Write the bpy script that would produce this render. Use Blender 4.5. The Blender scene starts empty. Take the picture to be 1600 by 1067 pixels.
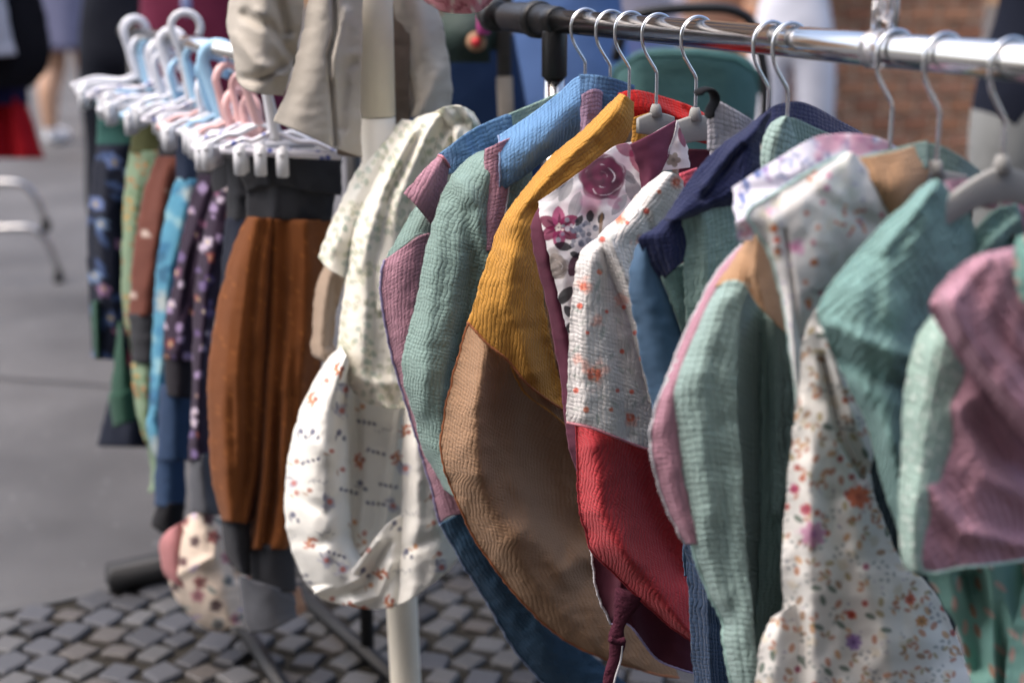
import bpy, bmesh, math, random
import numpy as np
from mathutils import Vector, Matrix
random.seed(7); rng = np.random.default_rng(7)
S = bpy.context.scene
COL = S.collection
# ------------------------------------------------------------------ camera, world, sun, exposure
CAM_H, PITCH, F = 1.15, math.radians(15), 2222.2
cam = bpy.data.objects.new('camera', bpy.data.cameras.new('camera'))
COL.objects.link(cam); S.camera = cam
cam.location = (0, 0, CAM_H); cam.rotation_euler = (math.radians(90) - PITCH, 0, 0)
cam.data.lens = 50; cam.data.sensor_width = 36; cam.data.clip_start = .05; cam.data.clip_end = 400
cam.data.dof.use_dof = True; cam.data.dof.focus_distance = 1.5; cam.data.dof.aperture_fstop = 2.8
world = bpy.data.worlds.new('World'); S.world = world; world.use_nodes = True
wn = world.node_tree.nodes; wl = world.node_tree.links
SUN_EL, SUN_AZ = math.radians(60), math.radians(-98)      # azimuth: 0 = +Y (ahead), negative = to the left
sky = wn.new('ShaderNodeTexSky'); sky.sky_type = 'NISHITA'; sky.sun_disc = False
sky.sun_elevation = SUN_EL; sky.sun_rotation = SUN_AZ; sky.air_density = 1.0; sky.dust_density = 4.5; sky.ozone_density = 0.9
bgn = wn['Background']; wl.new(sky.outputs[0], bgn.inputs[0]); bgn.inputs[1].default_value = 0.15
sun = bpy.data.objects.new('sun', bpy.data.lights.new('sun', 'SUN')); COL.objects.link(sun)
sun.data.energy = 0.5; sun.data.angle = math.radians(110); sun.data.color = (1, .97, .93)
sd = Vector((math.sin(SUN_AZ) * math.cos(SUN_EL), math.cos(SUN_AZ) * math.cos(SUN_EL), math.sin(SUN_EL)))
sun.rotation_euler = sd.to_track_quat('Z', 'Y').to_euler()
vs = S.view_settings; vs.view_transform = 'Standard'; vs.look = 'None'; vs.gamma = 1; vs.use_curve_mapping = False
vs.exposure = 1.38
S.cycles.max_bounces = 8; S.cycles.transparent_max_bounces = 8

# ------------------------------------------------------------------ small helpers
def lin(h):
    if isinstance(h, str):
        h = h.lstrip('#'); c = [int(h[i:i + 2], 16) / 255 for i in (0, 2, 4)]
    else: c = [v / 255 for v in h]
    return tuple(v / 12.92 if v <= .04045 else ((v + .055) / 1.055) ** 2.4 for v in c)
cp, sp_ = math.cos(PITCH), math.sin(PITCH)
EYE = np.array([0, 0, CAM_H])
def rays(xy):
    xy = np.asarray(xy, float); a = (xy[..., 0] - 800) / F; b = (533.5 - xy[..., 1]) / F
    return np.stack([a, cp + sp_ * b, cp * b - sp_], -1)
def unproj(xy, P0, n, off=0.):
    r = rays(xy); k = ((np.asarray(P0) - EYE) @ n + off) / (r @ n)
    return EYE + r * k[..., None]
RAIL_Z = 1.078
RL = np.array([.0619, 1.7611, RAIL_Z]); RR = np.array([.3697, 1.0579, RAIL_Z])
RD = (RR - RL) / np.linalg.norm(RR - RL); PERP = np.array([-RD[1], RD[0], 0.])   # PERP points right and away
def gplane(t): return (RL + RD * t, RD)                # plane of one hanger on the clothes rail
def yplane(Y): return (np.array([0, Y, 0.]), np.array([0, -1., 0]))   # upright plane facing the camera
def at(x, y, Y): return unproj(np.array([x, y]), *yplane(Y))
def ground(x, y):
    r = rays(np.array([x, y])); return EYE + r * (-CAM_H / r[2])

def mesh_obj(name, verts, faces, mat=None, parent=None, smooth=True):
    me = bpy.data.meshes.new(name); me.from_pydata([tuple(map(float, v)) for v in verts], [], faces)
    o = bpy.data.objects.new(name, me); COL.objects.link(o)
    if smooth: me.polygons.foreach_set('use_smooth', [True] * len(me.polygons))
    if mat: me.materials.append(mat)
    if parent:
        o.parent = parent
        if parent.type == 'EMPTY' and any(parent.location): o.matrix_parent_inverse = Matrix.Translation(-parent.location)
    return o
def tag(o, label=None, cat=None, group=None, kind=None):
    if label: o['label'] = label
    if cat: o['category'] = cat
    if group: o['group'] = group
    if kind: o['kind'] = kind
    return o
def thing(name, label, cat, loc=(0, 0, 0), group=None):
    o = bpy.data.objects.new(name, None); COL.objects.link(o); o.location = tuple(map(float, loc)); o.empty_display_size = .05
    return tag(o, label, cat, group)
class MB:
    def __init__(s): s.v = []; s.f = []
    def add(s, v, f):
        b = len(s.v); s.v += [tuple(map(float, p)) for p in v]; s.f += [tuple(i + b for i in q) for q in f]
    def box(s, c, size, R=None, bev=0.0):
        bm = bmesh.new(); bmesh.ops.create_cube(bm, size=1)
        for v in bm.verts: v.co = Vector((v.co.x * size[0], v.co.y * size[1], v.co.z * size[2]))
        if bev: bmesh.ops.bevel(bm, geom=bm.edges[:], offset=bev, segments=2, affect='EDGES')
        M = (R.to_4x4() if R else Matrix.Identity(4)); bm.verts.index_update()
        s.add([tuple(Vector(c) + (M @ v.co)) for v in bm.verts], [tuple(v.index for v in f.verts) for f in bm.faces]); bm.free()
    def tube(s, pts, rad, n=8, cap=True, squash=None):
        P = [np.array(p, float) for p in pts]; m = len(P)
        rad = [rad] * m if np.isscalar(rad) else list(rad)
        T = [P[min(i + 1, m - 1)] - P[max(i - 1, 0)] for i in range(m)]
        T = [t / (np.linalg.norm(t) + 1e-12) for t in T]
        up = np.array([0, 0, 1.]) if abs(T[0][2]) < .9 else np.array([0, 1., 0])
        u = np.cross(T[0], up); u /= np.linalg.norm(u); V = []; Fc = []
        for i in range(m):
            u = u - T[i] * (u @ T[i]); u /= np.linalg.norm(u) + 1e-12; w = np.cross(T[i], u)
            for j in range(n):
                a = 2 * math.pi * j / n; k = squash if squash else 1
                V.append(P[i] + rad[i] * (math.cos(a) * u + k * math.sin(a) * w))
        for i in range(m - 1):
            for j in range(n):
                a, b = i * n + j, i * n + (j + 1) % n; Fc.append((a, b, b + n, a + n))
        if cap: Fc.append(tuple(range(n))[::-1]); Fc.append(tuple((m - 1) * n + j for j in range(n)))
        s.add(V, Fc)
    def build(s, name, mat=None, parent=None, smooth=True): return mesh_obj(name, s.v, s.f, mat, parent, smooth)
def catmull(P, n):
    """smooth curve through P, n points, even arc length"""
    P = np.asarray(P, float)
    if len(P) == 2: t = np.linspace(0, 1, n)[:, None]; return P[0] * (1 - t) + P[1] * t
    Q = np.vstack([2 * P[0] - P[1], P, 2 * P[-1] - P[-2]]); out = []
    for i in range(len(P) - 1):
        t = np.linspace(0, 1, 24, endpoint=False)[:, None]; a, b, c, d = Q[i:i + 4]
        out.append(.5 * (2 * b + (c - a) * t + (2 * a - 5 * b + 4 * c - d) * t ** 2 + (-a + 3 * b - 3 * c + d) * t ** 3))
    out = np.vstack(out + [P[-1:]]); L = np.r_[0, np.cumsum(np.linalg.norm(np.diff(out, axis=0), axis=1))]
    s = np.linspace(0, L[-1], n); return np.stack([np.interp(s, L, out[:, k]) for k in range(P.shape[1])], -1)
def vnoise(x, y, seed=0):
    """smooth 2-D value noise in -1..1"""
    x = np.asarray(x, float); y = np.asarray(y, float); xi = np.floor(x).astype(np.int64); yi = np.floor(y).astype(np.int64)
    fx = x - xi; fy = y - yi; fx = fx * fx * (3 - 2 * fx); fy = fy * fy * (3 - 2 * fy)
    def h(a, b):
        k = (a * 374761393 + b * 668265263 + seed * 1442695041) & 0x7fffffff
        k = ((k ^ (k >> 13)) * 1274126177) & 0x7fffffff; return ((k ^ (k >> 16)) & 0xffff) / 32767.5 - 1
    return (h(xi, yi) * (1 - fx) + h(xi + 1, yi) * fx) * (1 - fy) + (h(xi, yi + 1) * (1 - fx) + h(xi + 1, yi + 1) * fx) * fy
def smooth01(x): x = np.clip(x, 0, 1); return x * x * (3 - 2 * x)

# ------------------------------------------------------------------ materials
MATS = {}
def new_mat(name):
    m = bpy.data.materials.new(name); m.use_nodes = True; nt = m.node_tree; b = nt.nodes['Principled BSDF']
    return m, nt, b, (lambda t, **k: [nt.nodes.new(t)][0])
def plain(name, col, rough=.6, metal=0., bump=0., scale=60., var=.08, spec=.5, trans=0.):
    if name in MATS: return MATS[name]
    m, nt, b, N = new_mat(name); c = lin(col) if isinstance(col, (str,)) else col
    b.inputs['Roughness'].default_value = rough; b.inputs['Metallic'].default_value = metal
    b.inputs['Specular IOR Level'].default_value = spec if rough < .8 else min(spec, .15); b.inputs['Transmission Weight'].default_value = trans
    tc = N('ShaderNodeTexCoord'); no = N('ShaderNodeTexNoise'); no.inputs['Scale'].default_value = scale; no.inputs['Detail'].default_value = 5
    nt.links.new(tc.outputs['Object'], no.inputs['Vector'])
    mx = N('ShaderNodeMix'); mx.data_type = 'RGBA'; nt.links.new(no.outputs['Fac'], mx.inputs[0])
    mx.inputs[6].default_value = (*[v * (1 - 2 * var) for v in c], 1); mx.inputs[7].default_value = (*[min(1, v * (1 + 2 * var)) for v in c], 1)
    nt.links.new(mx.outputs[2], b.inputs['Base Color'])
    if bump:
        bp = N('ShaderNodeBump'); bp.inputs['Strength'].default_value = 1; bp.inputs['Distance'].default_value = bump
        nt.links.new(no.outputs['Fac'], bp.inputs['Height']); nt.links.new(bp.outputs[0], b.inputs['Normal'])
    MATS[name] = m; return m
def fabric(name, col=None, kind='muslin', rot=0., period=.0046, amp=.00095):
    """cloth. kind: muslin (crinkled double gauze), jersey, linen. col None = printed colours from the 'print' attribute. UVs are metres."""
    if name in MATS: return MATS[name]
    m, nt, b, N = new_mat(name); LK = nt.links.new
    b.inputs['Roughness'].default_value = .92; b.inputs['Specular IOR Level'].default_value = .2
    b.inputs['Sheen Weight'].default_value = .12 if kind == 'muslin' else .04; b.inputs['Sheen Roughness'].default_value = .5
    uv = N('ShaderNodeUVMap'); uv.uv_map = 'uv'
    mp = N('ShaderNodeMapping'); mp.inputs['Rotation'].default_value = (0, 0, math.radians(rot)); LK(uv.outputs[0], mp.inputs[0])
    def noise(scale, detail=3, src=None):
        n = N('ShaderNodeTexNoise'); n.inputs['Scale'].default_value = scale; n.inputs['Detail'].default_value = detail
        LK((src or mp).outputs[0], n.inputs['Vector']); return n
    def math_(op, a, bb=None):
        n = N('ShaderNodeMath'); n.operation = op
        for i, v in enumerate((a, bb)):
            if v is None: continue
            if isinstance(v, (int, float)): n.inputs[i].default_value = v
            else: LK(v, n.inputs[i])
        return n.outputs[0]
    weave = noise(1400, 2)
    if kind == 'muslin':
        wob = noise(75, 3); sub = N('ShaderNodeVectorMath'); sub.operation = 'SUBTRACT'; LK(wob.outputs['Color'], sub.inputs[0]); sub.inputs[1].default_value = (.5, .5, .5)
        sc = N('ShaderNodeVectorMath'); sc.operation = 'SCALE'; LK(sub.outputs[0], sc.inputs[0]); sc.inputs['Scale'].default_value = .0085
        ad = N('ShaderNodeVectorMath'); ad.operation = 'ADD'; LK(mp.outputs[0], ad.inputs[0]); LK(sc.outputs[0], ad.inputs[1])
        sep = N('ShaderNodeSeparateXYZ'); LK(ad.outputs[0], sep.inputs[0])
        def puff(o, per):
            return math_('POWER', math_('ABSOLUTE', math_('SINE', math_('MULTIPLY', o, math.pi / per))), .55)
        ry = puff(sep.outputs[1], period); rx = puff(sep.outputs[0], period * 1.25)
        gain = noise(26, 2); g_ = math_('MULTIPLY', math_('SUBTRACT', gain.outputs['Fac'], .5), 1.3)
        h = math_('ADD', math_('MULTIPLY', ry, math_('ADD', .5, g_)), math_('MULTIPLY', rx, math_('SUBTRACT', .95, g_)))
        puck = noise(240, 3); h = math_('ADD', h, math_('MULTIPLY', puck.outputs['Fac'], .85)); h = math_('ADD', h, math_('MULTIPLY', weave.outputs['Fac'], .2))
        dist = amp
    elif kind == 'linen':
        puck = noise(180, 4); h = math_('ADD', math_('MULTIPLY', puck.outputs['Fac'], .6), math_('MULTIPLY', weave.outputs['Fac'], .6)); dist = .0006
    else:
        puck = noise(35, 3); h = math_('ADD', math_('MULTIPLY', puck.outputs['Fac'], 2.0), math_('MULTIPLY', weave.outputs['Fac'], .35)); dist = .0007
    bp = N('ShaderNodeBump'); bp.inputs['Strength'].default_value = 1; bp.inputs['Distance'].default_value = dist
    LK(h, bp.inputs['Height']); LK(bp.outputs[0], b.inputs['Normal'])
    fade = noise(14, 4)
    f = math_('ADD', math_('MULTIPLY', weave.outputs['Fac'], .3), math_('MULTIPLY', fade.outputs['Fac'], .3)); f = math_('ADD', f, .7)
    mul = N('ShaderNodeMix'); mul.data_type = 'RGBA'; mul.blend_type = 'MULTIPLY'; mul.inputs[0].default_value = 1
    LK(f, mul.inputs[7])
    if col is None:
        at_ = N('ShaderNodeAttribute'); at_.attribute_name = 'print'; LK(at_.outputs['Color'], mul.inputs[6])
    else: mul.inputs[6].default_value = (*(lin(col) if isinstance(col, str) else col), 1)
    LK(mul.outputs[2], b.inputs['Base Color'])
    MATS[name] = m; return m

# ------------------------------------------------------------------ cloth panels
def resample_rows(prof, n):
    p = np.asarray(prof, float)
    return p if len(p) == n else catmull(np.stack([np.linspace(0, 1, len(p)), p], -1), n)[:, 1] if len(p) > 2 else np.interp(np.linspace(0, 1, n), np.linspace(0, 1, len(p)), p)
def polydist(G, pts):
    """distance (px) and signed side of grid points to a polyline, with a fade past its ends"""
    P = np.asarray(pts, float); best = np.full(G.shape[:2], 1e9); side = np.zeros(G.shape[:2]); along = np.zeros(G.shape[:2]); s0 = 0.
    for a, b in zip(P[:-1], P[1:]):
        ab = b - a; t = np.clip(((G - a) @ ab) / (ab @ ab), 0, 1); q = a + t[..., None] * ab; d = np.linalg.norm(G - q, axis=-1)
        s = np.sign((G[..., 0] - a[0]) * ab[1] - (G[..., 1] - a[1]) * ab[0]); m = d < best; best = np.where(m, d, best); side = np.where(m, s, side); ln = math.sqrt(ab @ ab); along = np.where(m, s0 + t * ln, along); s0 += ln
    return best, side, smooth01(np.minimum(along, s0 - along) / (.3 * s0))
def grid_obj(name, W, px, mat, parent, paint=None, thick=.0014, uvscale=1.):
    nv, nu = W.shape[:2]; me = bpy.data.meshes.new(name); nvx = nv * nu
    me.vertices.add(nvx); me.vertices.foreach_set('co', W.reshape(-1).astype(np.float32))
    i = np.arange(nv - 1)[:, None] * nu + np.arange(nu - 1)[None]; q = np.stack([i, i + nu, i + nu + 1, i + 1], -1).reshape(-1)
    nf = (nv - 1) * (nu - 1); me.loops.add(nf * 4); me.loops.foreach_set('vertex_index', q.astype(np.int32))
    me.polygons.add(nf); me.polygons.foreach_set('loop_start', np.arange(0, nf * 4, 4, dtype=np.int32))
    me.polygons.foreach_set('use_smooth', np.ones(nf, bool))
    wu = np.linalg.norm(np.diff(W, axis=1), axis=-1); wu = np.hstack([np.zeros((nv, 1)), np.cumsum(wu, 1)]); wu -= wu[:, nu // 2:nu // 2 + 1]
    wv = np.linalg.norm(np.diff(W, axis=0), axis=-1); wv = np.vstack([np.zeros((1, nu)), np.cumsum(wv, 0)])
    wv = np.repeat(wv.mean(1, keepdims=True), nu, 1)
    uv = np.stack([wu, -wv], -1).reshape(-1, 2); ul = me.uv_layers.new(name='uv'); ul.data.foreach_set('uv', uv[q].reshape(-1).astype(np.float32))
    if paint is not None:
        c = np.clip(paint(px.reshape(-1, 2)), 0, 1); ca = me.attributes.new('print', 'FLOAT_COLOR', 'POINT')
        ca.data.foreach_set('color', np.hstack([c, np.ones((nvx, 1))]).reshape(-1).astype(np.float32))
    me.update(calc_edges=True); me.materials.append(mat)
    o = bpy.data.objects.new(name, me); COL.objects.link(o)
    if thick:
        md = o.modifiers.new('thickness', 'SOLIDIFY'); md.thickness = thick; md.offset = -1
    if parent:
        o.parent = parent
        if parent.type == 'EMPTY' and any(parent.location): o.matrix_parent_inverse = Matrix.Translation(-parent.location)
    return o
SEED = [0]
def panel(parent, name, plane, L, R, T=None, B=None, mat=None, off=0., prof=(-.012, 0, .005, 0, -.012), vprof=(0, 0), folds=(), wrinkle=.0025,
          wl=45., step=3.4, crease=.0006, wav=1.3, paint=None, pipe=(), label=None, fray=0., thick=.0014, lean=0.):
    """one piece of cloth between a left and a right edge (each top to bottom) given where they lie on a garment's upright plane.
    off/prof/vprof/folds move the cloth out of that plane, in metres towards the viewer's side."""
    SEED[0] += 1; sd_ = SEED[0]
    L, R = np.asarray(L, float), np.asarray(R, float)
    T = np.asarray(T if T is not None else [L[0], R[0]], float); B = np.asarray(B if B is not None else [L[-1], R[-1]], float)
    T[0], T[-1], B[0], B[-1] = L[0], R[0], L[-1], R[-1]
    ln = lambda P: np.linalg.norm(np.diff(P, axis=0), axis=1).sum()
    nv = int(np.clip(max(ln(L), ln(R)) / step, 8, 420)); nu = int(np.clip(max(ln(T), ln(B), np.linalg.norm(L[len(L) // 2] - R[len(R) // 2])) / step, 8, 320))
    cl, cr, ct, cb = catmull(L, nv), catmull(R, nv), catmull(T, nu), catmull(B, nu)
    u = np.linspace(0, 1, nu)[None, :, None]; v = np.linspace(0, 1, nv)[:, None, None]
    G = (1 - u) * cl[:, None] + u * cr[:, None] + (1 - v) * ct[None] + v * cb[None] - ((1 - u) * (1 - v) * L[0] + u * (1 - v) * R[0] + (1 - u) * v * L[-1] + u * v * R[-1])
    edge = np.abs(np.linspace(-1, 1, nu))[None, :] ** 6
    G[..., 0] += edge * wav * (vnoise(np.arange(nv)[:, None] * step / 17. + np.zeros((1, nu)), np.sign(np.linspace(-1, 1, nu))[None] * 3 + np.zeros((nv, 1)), sd_ + 21) + .6 * vnoise(np.arange(nv)[:, None] * step / 6. + np.zeros((1, nu)), np.zeros((nv, nu)), sd_ + 22))
    if fray: G[-1, :, 1] += vnoise(np.arange(nu) * .4, np.zeros(nu), sd_) * fray
    O = np.full((nv, nu), float(off))
    if np.isscalar(prof[0]): O += resample_rows(prof, nu)[None]
    else:                                                            # list of profiles, one per level from top to bottom
        rows = np.stack([resample_rows(p, nu) for p in prof]); O += np.stack([resample_rows(rows[:, j], nv) for j in range(nu)], 1)
    O += resample_rows(vprof, nv)[:, None]
    for f in folds:
        pts, w, h = f[:3]; d, s, tp = polydist(G, pts)
        if len(f) == 4:                                               # one-sided fold: steep on one side, long on the other
            w = np.where(s * f[3] > 0, w * 2.6, w * .6)
        O += h * np.exp(-(d / w) ** 2) * (tp if len(f) > 4 else 1)
    kd = float(np.linalg.norm(unproj(G[nv // 2, nu // 2], *plane) - EYE)) / 1.6; crease = crease * min(kd, 1.1) ** 1.6; G_, G = G, G * kd
    O += crease * (0.5 * vnoise(G[..., 0] / 26, G[..., 1] / 9.5, sd_ + 7) + .6 * vnoise(G[..., 0] / 10, G[..., 1] / 34, sd_ + 8) + 1.1 * vnoise(G[..., 0] / 14 + G[..., 1] / 40, G[..., 1] / 12, sd_ + 9))
    G = G_
    O += wrinkle * (vnoise(G[..., 0] / wl, G[..., 1] / (wl * 2.2), sd_) + .5 * vnoise(G[..., 0] / wl * 2.3, G[..., 1] / wl * 1.3, sd_ + 50))
    P0, n = plane; W = unproj(G, P0, n, O)
    o = grid_obj(name, W, G, mat, parent, paint, thick)
    if label: o['label'] = label
    for side, pm, r in pipe:
        e = {'L': W[:, 0], 'R': W[:, -1], 'T': W[0], 'B': W[-1], 'LB': np.vstack([W[:, 0], W[-1, 1:]])}[side]
        m = MB(); k = max(1, int(len(e) / 90)); pts = e[::k] if len(e) > 30 else e
        nn = len(pts); m.tube(pts + n * .0006, [r * (1 + .25 * math.sin(i * 2.4)) for i in range(nn)], 6); m.build('piping', pm, o if o.parent is None or o.parent.parent is None else parent)
    return o

# ------------------------------------------------------------------ prints (flat colour on printed cloth), stamped in the cloth's own drawing plane
class Print:
    def __init__(s, base, seed=1): s.base = np.array(lin(base)); s.st = []; s.r = np.random.default_rng(seed)
    def __call__(s, P):
        C = np.repeat(s.base[None], len(P), 0); order = np.argsort(P[:, 1]); ys = P[order, 1]
        for cx, cy, rad, fn in s.st:
            a, b = np.searchsorted(ys, (cy - rad, cy + rad)); idx = order[a:b]
            if not len(idx): continue
            q = P[idx]; m = abs(q[:, 0] - cx) < rad; idx = idx[m]
            if not len(idx): continue
            d = P[idx] - (cx, cy); col, al = fn(d); C[idx] = C[idx] * (1 - al[:, None]) + col * al[:, None]
        return C
    def ell(s, x, y, a, b, ang, col, al=.9, soft=1.2):
        c_, s_ = math.cos(ang), math.sin(ang); cc = np.array(lin(col))
        def fn(d):
            e = np.sqrt(((d[:, 0] * c_ + d[:, 1] * s_) / a) ** 2 + ((-d[:, 0] * s_ + d[:, 1] * c_) / b) ** 2)
            return cc, al * smooth01((1 - e) * min(a, b) / soft + .5)
        s.st.append((x, y, max(a, b) + 3, fn))
    def dot(s, x, y, r, col, al=.9, soft=1.2): s.ell(x, y, r, r, 0, col, al, soft)
    def leaf(s, x, y, ln, w, ang, col, al=.85):
        c_, s_ = math.cos(ang), math.sin(ang); cc = np.array(lin(col))
        def fn(d):
            a = (d[:, 0] * c_ + d[:, 1] * s_) / ln; b = abs(-d[:, 0] * s_ + d[:, 1] * c_)
            half = w * np.clip(1 - a * a, 0, 1) ** .8; vein = np.where(b < .5, .75, 1.)
            return cc * vein[:, None], al * smooth01((half - b) + .5) * (abs(a) < 1)
        s.st.append((x, y, ln + 3, fn))
    def flower(s, x, y, r, n, col, ctr='#d9b040', al=.9, ph=None, ragged=.35):
        cc = np.array(lin(col)); c2 = np.array(lin(ctr)); ph = s.r.uniform(0, 6) if ph is None else ph
        def fn(d):
            rr = np.hypot(d[:, 0], d[:, 1]); th = np.arctan2(d[:, 1], d[:, 0]) + ph
            e = r * (1 - ragged + ragged * abs(np.cos(th * n / 2)))
            m = smooth01((e - rr) / 1.4 + .5); k = smooth01((r * .26 - rr) / 1.2 + .5)[:, None]
            sh = (.78 + .22 * np.clip(rr / r, 0, 1))[:, None]; return cc * sh * (1 - k) + c2 * k, al * m
        s.st.append((x, y, r + 3, fn))
    def wash(s, x, y, r, col, al=.4):
        cc = np.array(lin(col)); a0, b0 = s.r.uniform(0, 9, 2)
        def fn(d):
            rr = np.hypot(d[:, 0], d[:, 1]) / r; nz = vnoise(d[:, 0] / r * 2.2 + a0 * 7, d[:, 1] / r * 2.2 + b0 * 5, 3)
            return cc, al * smooth01((1 - rr + .45 * nz) * 1.6)
        s.st.append((x, y, r * 1.3, fn))
    def rose(s, x, y, r, dark, mid, light):
        D, M, Lh = (np.array(lin(c)) for c in (dark, mid, light))
        def fn(d):
            rr = np.hypot(d[:, 0], d[:, 1]) / r; th = np.arctan2(d[:, 1], d[:, 0])
            w = rr + .05 * np.sin(5 * th) + .03 * np.sin(9 * th + 2); spiral = np.sin(rr * 17 + th * 1.0 + 2.6 * vnoise(d[:, 0] / r * 2.2, d[:, 1] / r * 2.2, 5))
            gap = smooth01((spiral - .84) * 7) * smooth01(vnoise(d[:, 0] / r * 3.5 + 9, d[:, 1] / r * 3.5, 15) * 2.5 + .55) * smooth01((rr - .1) * 8) * (.35 + .65 * smooth01((.8 - rr) * 3)); sh = vnoise(d[:, 0] / r * 4, d[:, 1] / r * 4, 9)
            mixm = np.clip(.5 + .5 * np.sin(rr * 9 - th * 2) + .4 * sh, 0, 1)[:, None] * .45
            out = smooth01((rr - .8) * 6)[:, None] * .4
            c = (D * (1 - mixm) + M * mixm); c = c * (1 - out) + (M * .6 + Lh * .4) * out; c = c * (1 - gap[:, None]) + Lh * gap[:, None]
            return c, .95 * smooth01((1 - w) * 12)
        s.st.append((x, y, r * 1.15, fn))
    def scatter(s, box, pitch, jit=.42):
        x0, y0, x1, y1 = box; k = 0
        for j, y in enumerate(np.arange(y0, y1, pitch)):
            for x in np.arange(x0 + (j % 2) * pitch / 2, x1, pitch):
                k += 1; yield x + s.r.uniform(-jit, jit) * pitch, y + s.r.uniform(-jit, jit) * pitch, s.r.uniform(0, 2 * math.pi), k
    def sprig(s, x, y, ang, n, ln, w, col, al=.85):
        for i in range(n):
            t = (i - n / 2 + .5) * ln * .85; sd = 1 if i % 2 else -1
            s.leaf(x + math.cos(ang) * t - math.sin(ang) * sd * w * 1.6, y + math.sin(ang) * t + math.cos(ang) * sd * w * 1.6, ln * .55, w, ang + sd * .7, col, al)

# ================================================================== THE SETTING
# ground: worn asphalt, dark joints, a strip of small mosaic cobbles near the camera
def asphalt_mat():
    m, nt, b, N = new_mat('asphalt'); LK = nt.links.new
    tc = N('ShaderNodeTexCoord'); n1 = N('ShaderNodeTexNoise'); n1.inputs['Scale'].default_value = 160; n1.inputs['Detail'].default_value = 4
    n2 = N('ShaderNodeTexNoise'); n2.inputs['Scale'].default_value = 1.7; n2.inputs['Detail'].default_value = 6
    vo = N('ShaderNodeTexVoronoi'); vo.inputs['Scale'].default_value = 22
    for n in (n1, n2, vo): LK(tc.outputs['Object'], n.inputs['Vector'])
    r = N('ShaderNodeValToRGB'); r.color_ramp.elements[0].position = .36; r.color_ramp.elements[1].position = .64
    r.color_ramp.elements[0].color = (.052, .050, .049, 1); r.color_ramp.elements[1].color = (.105, .102, .10, 1); LK(n2.outputs['Fac'], r.inputs[0])
    sp = N('ShaderNodeValToRGB'); sp.color_ramp.elements[0].position = .05; sp.color_ramp.elements[1].position = .09
    sp.color_ramp.elements[0].color = (1, 1, 1, 1); sp.color_ramp.elements[1].color = (0, 0, 0, 1); LK(vo.outputs['Distance'], sp.inputs[0])
    mx = N('ShaderNodeMix'); mx.data_type = 'RGBA'; mx.blend_type = 'MULTIPLY'; mx.inputs[0].default_value = .7; LK(r.outputs[0], mx.inputs[6])
    g = N('ShaderNodeValToRGB'); g.color_ramp.elements[0].color = (.55, .55, .55, 1); g.color_ramp.elements[1].color = (1.4, 1.4, 1.4, 1); LK(n1.outputs['Fac'], g.inputs[0]); LK(g.outputs[0], mx.inputs[7])
    m2 = N('ShaderNodeMix'); m2.data_type = 'RGBA'; LK(sp.outputs[0], m2.inputs[0]); LK(mx.outputs[2], m2.inputs[6]); m2.inputs[7].default_value = (.36, .36, .36, 1)
    LK(m2.outputs[2], b.inputs['Base Color']); b.inputs['Roughness'].default_value = .55
    bp = N('ShaderNodeBump'); bp.inputs['Distance'].default_value = .003; LK(n1.outputs['Fac'], bp.inputs['Height']); LK(bp.outputs[0], b.inputs['Normal'])
    return m
gr = mesh_obj('ground', [(-150, -60, 0), (150, -60, 0), (150, 250, 0), (-150, 250, 0)], [(0, 1, 2, 3)], asphalt_mat()); tag(gr, kind='structure')
joint = plain('joint_tar', (.042, .042, .043), .8)
def strip(a, b, w, z=.004):
    a = np.array(a[:2]); b = np.array(b[:2]); d = b - a; n = np.array([-d[1], d[0]]) / np.linalg.norm(d) * w / 2
    return [(*(a - n), z), (*(b - n), z), (*(b + n), z), (*(a + n), z)]
for (p, q, w) in (((-60, 588), (330, 616), .010),):
    tag(mesh_obj('pavement_joint', strip(ground(*p), ground(*q), w), [(0, 1, 2, 3)], joint), kind='structure')
# cobbles
ca, cb_ = ground(0, 962), ground(330, 893); cdir = (cb_ - ca)[:2]; cdir /= np.linalg.norm(cdir); cnor = np.array([cdir[1], -cdir[0]])   # cnor towards the camera
def ct_(u, v): p = ca[:2] + cdir * u + cnor * v; return (p[0], p[1])
earth = plain('joint_earth', (.03, .027, .022), .95, bump=.004, scale=40, var=.2)
base = mesh_obj('cobbled_pavement', [(*ct_(-3, .0), .004), (*ct_(-3, 2.4), .004), (*ct_(4, 2.4), .004), (*ct_(4, 0), .004)], [(0, 1, 2, 3)], earth); tag(base, kind='structure')
def cobble_mesh(i):
    r = np.random.default_rng(100 + i); w, h = .0275 * r.uniform(.88, 1.1), .0255 * r.uniform(.86, 1.1)
    k = [(-w * .82, -h), (w * .82, -h), (w, -h * .8), (w, h * .8), (w * .82, h), (-w * .82, h), (-w, h * .8), (-w, -h * .8)]
    k = np.array(k); k += np.repeat(r.uniform(-.0055, .0055, (4, 2)), 2, 0)[[0, 1, 2, 3, 4, 5, 6, 7]] * np.array([1, 1]) + r.uniform(-.0012, .0012, (8, 2)); v = []; tx, ty = r.uniform(-.05, .05, 2)
    for (sc, z) in ((1, -.01), (1, .007), (.93, .0115), (.8, .013)): v += [(x * sc, y * sc, z + (x * tx + y * ty if z > 0 else 0)) for x, y in k]
    f = [(a * 8 + j, a * 8 + (j + 1) % 8, (a + 1) * 8 + (j + 1) % 8, (a + 1) * 8 + j) for a in range(3) for j in range(8)] + [tuple(24 + j for j in range(8))]
    me = bpy.data.meshes.new('cobble'); me.from_pydata(v, [], f); return me
cm = [plain('granite_%s' % n, c, .55, bump=.0012, scale=230, var=.18) for n, c in (('blue', (.06, .061, .068)), ('grey', (.07, .068, .067)), ('warm', (.074, .065, .058)), ('dark', (.042, .042, .046)), ('pale', (.095, .093, .092)))]
cms = []
for i in range(15):
    me = cobble_mesh(i); me.materials.append(cm[i % 5]); cms.append(me)
cobbles = []
pit = .0655; ang = math.radians(33); n_c = 0
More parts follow.
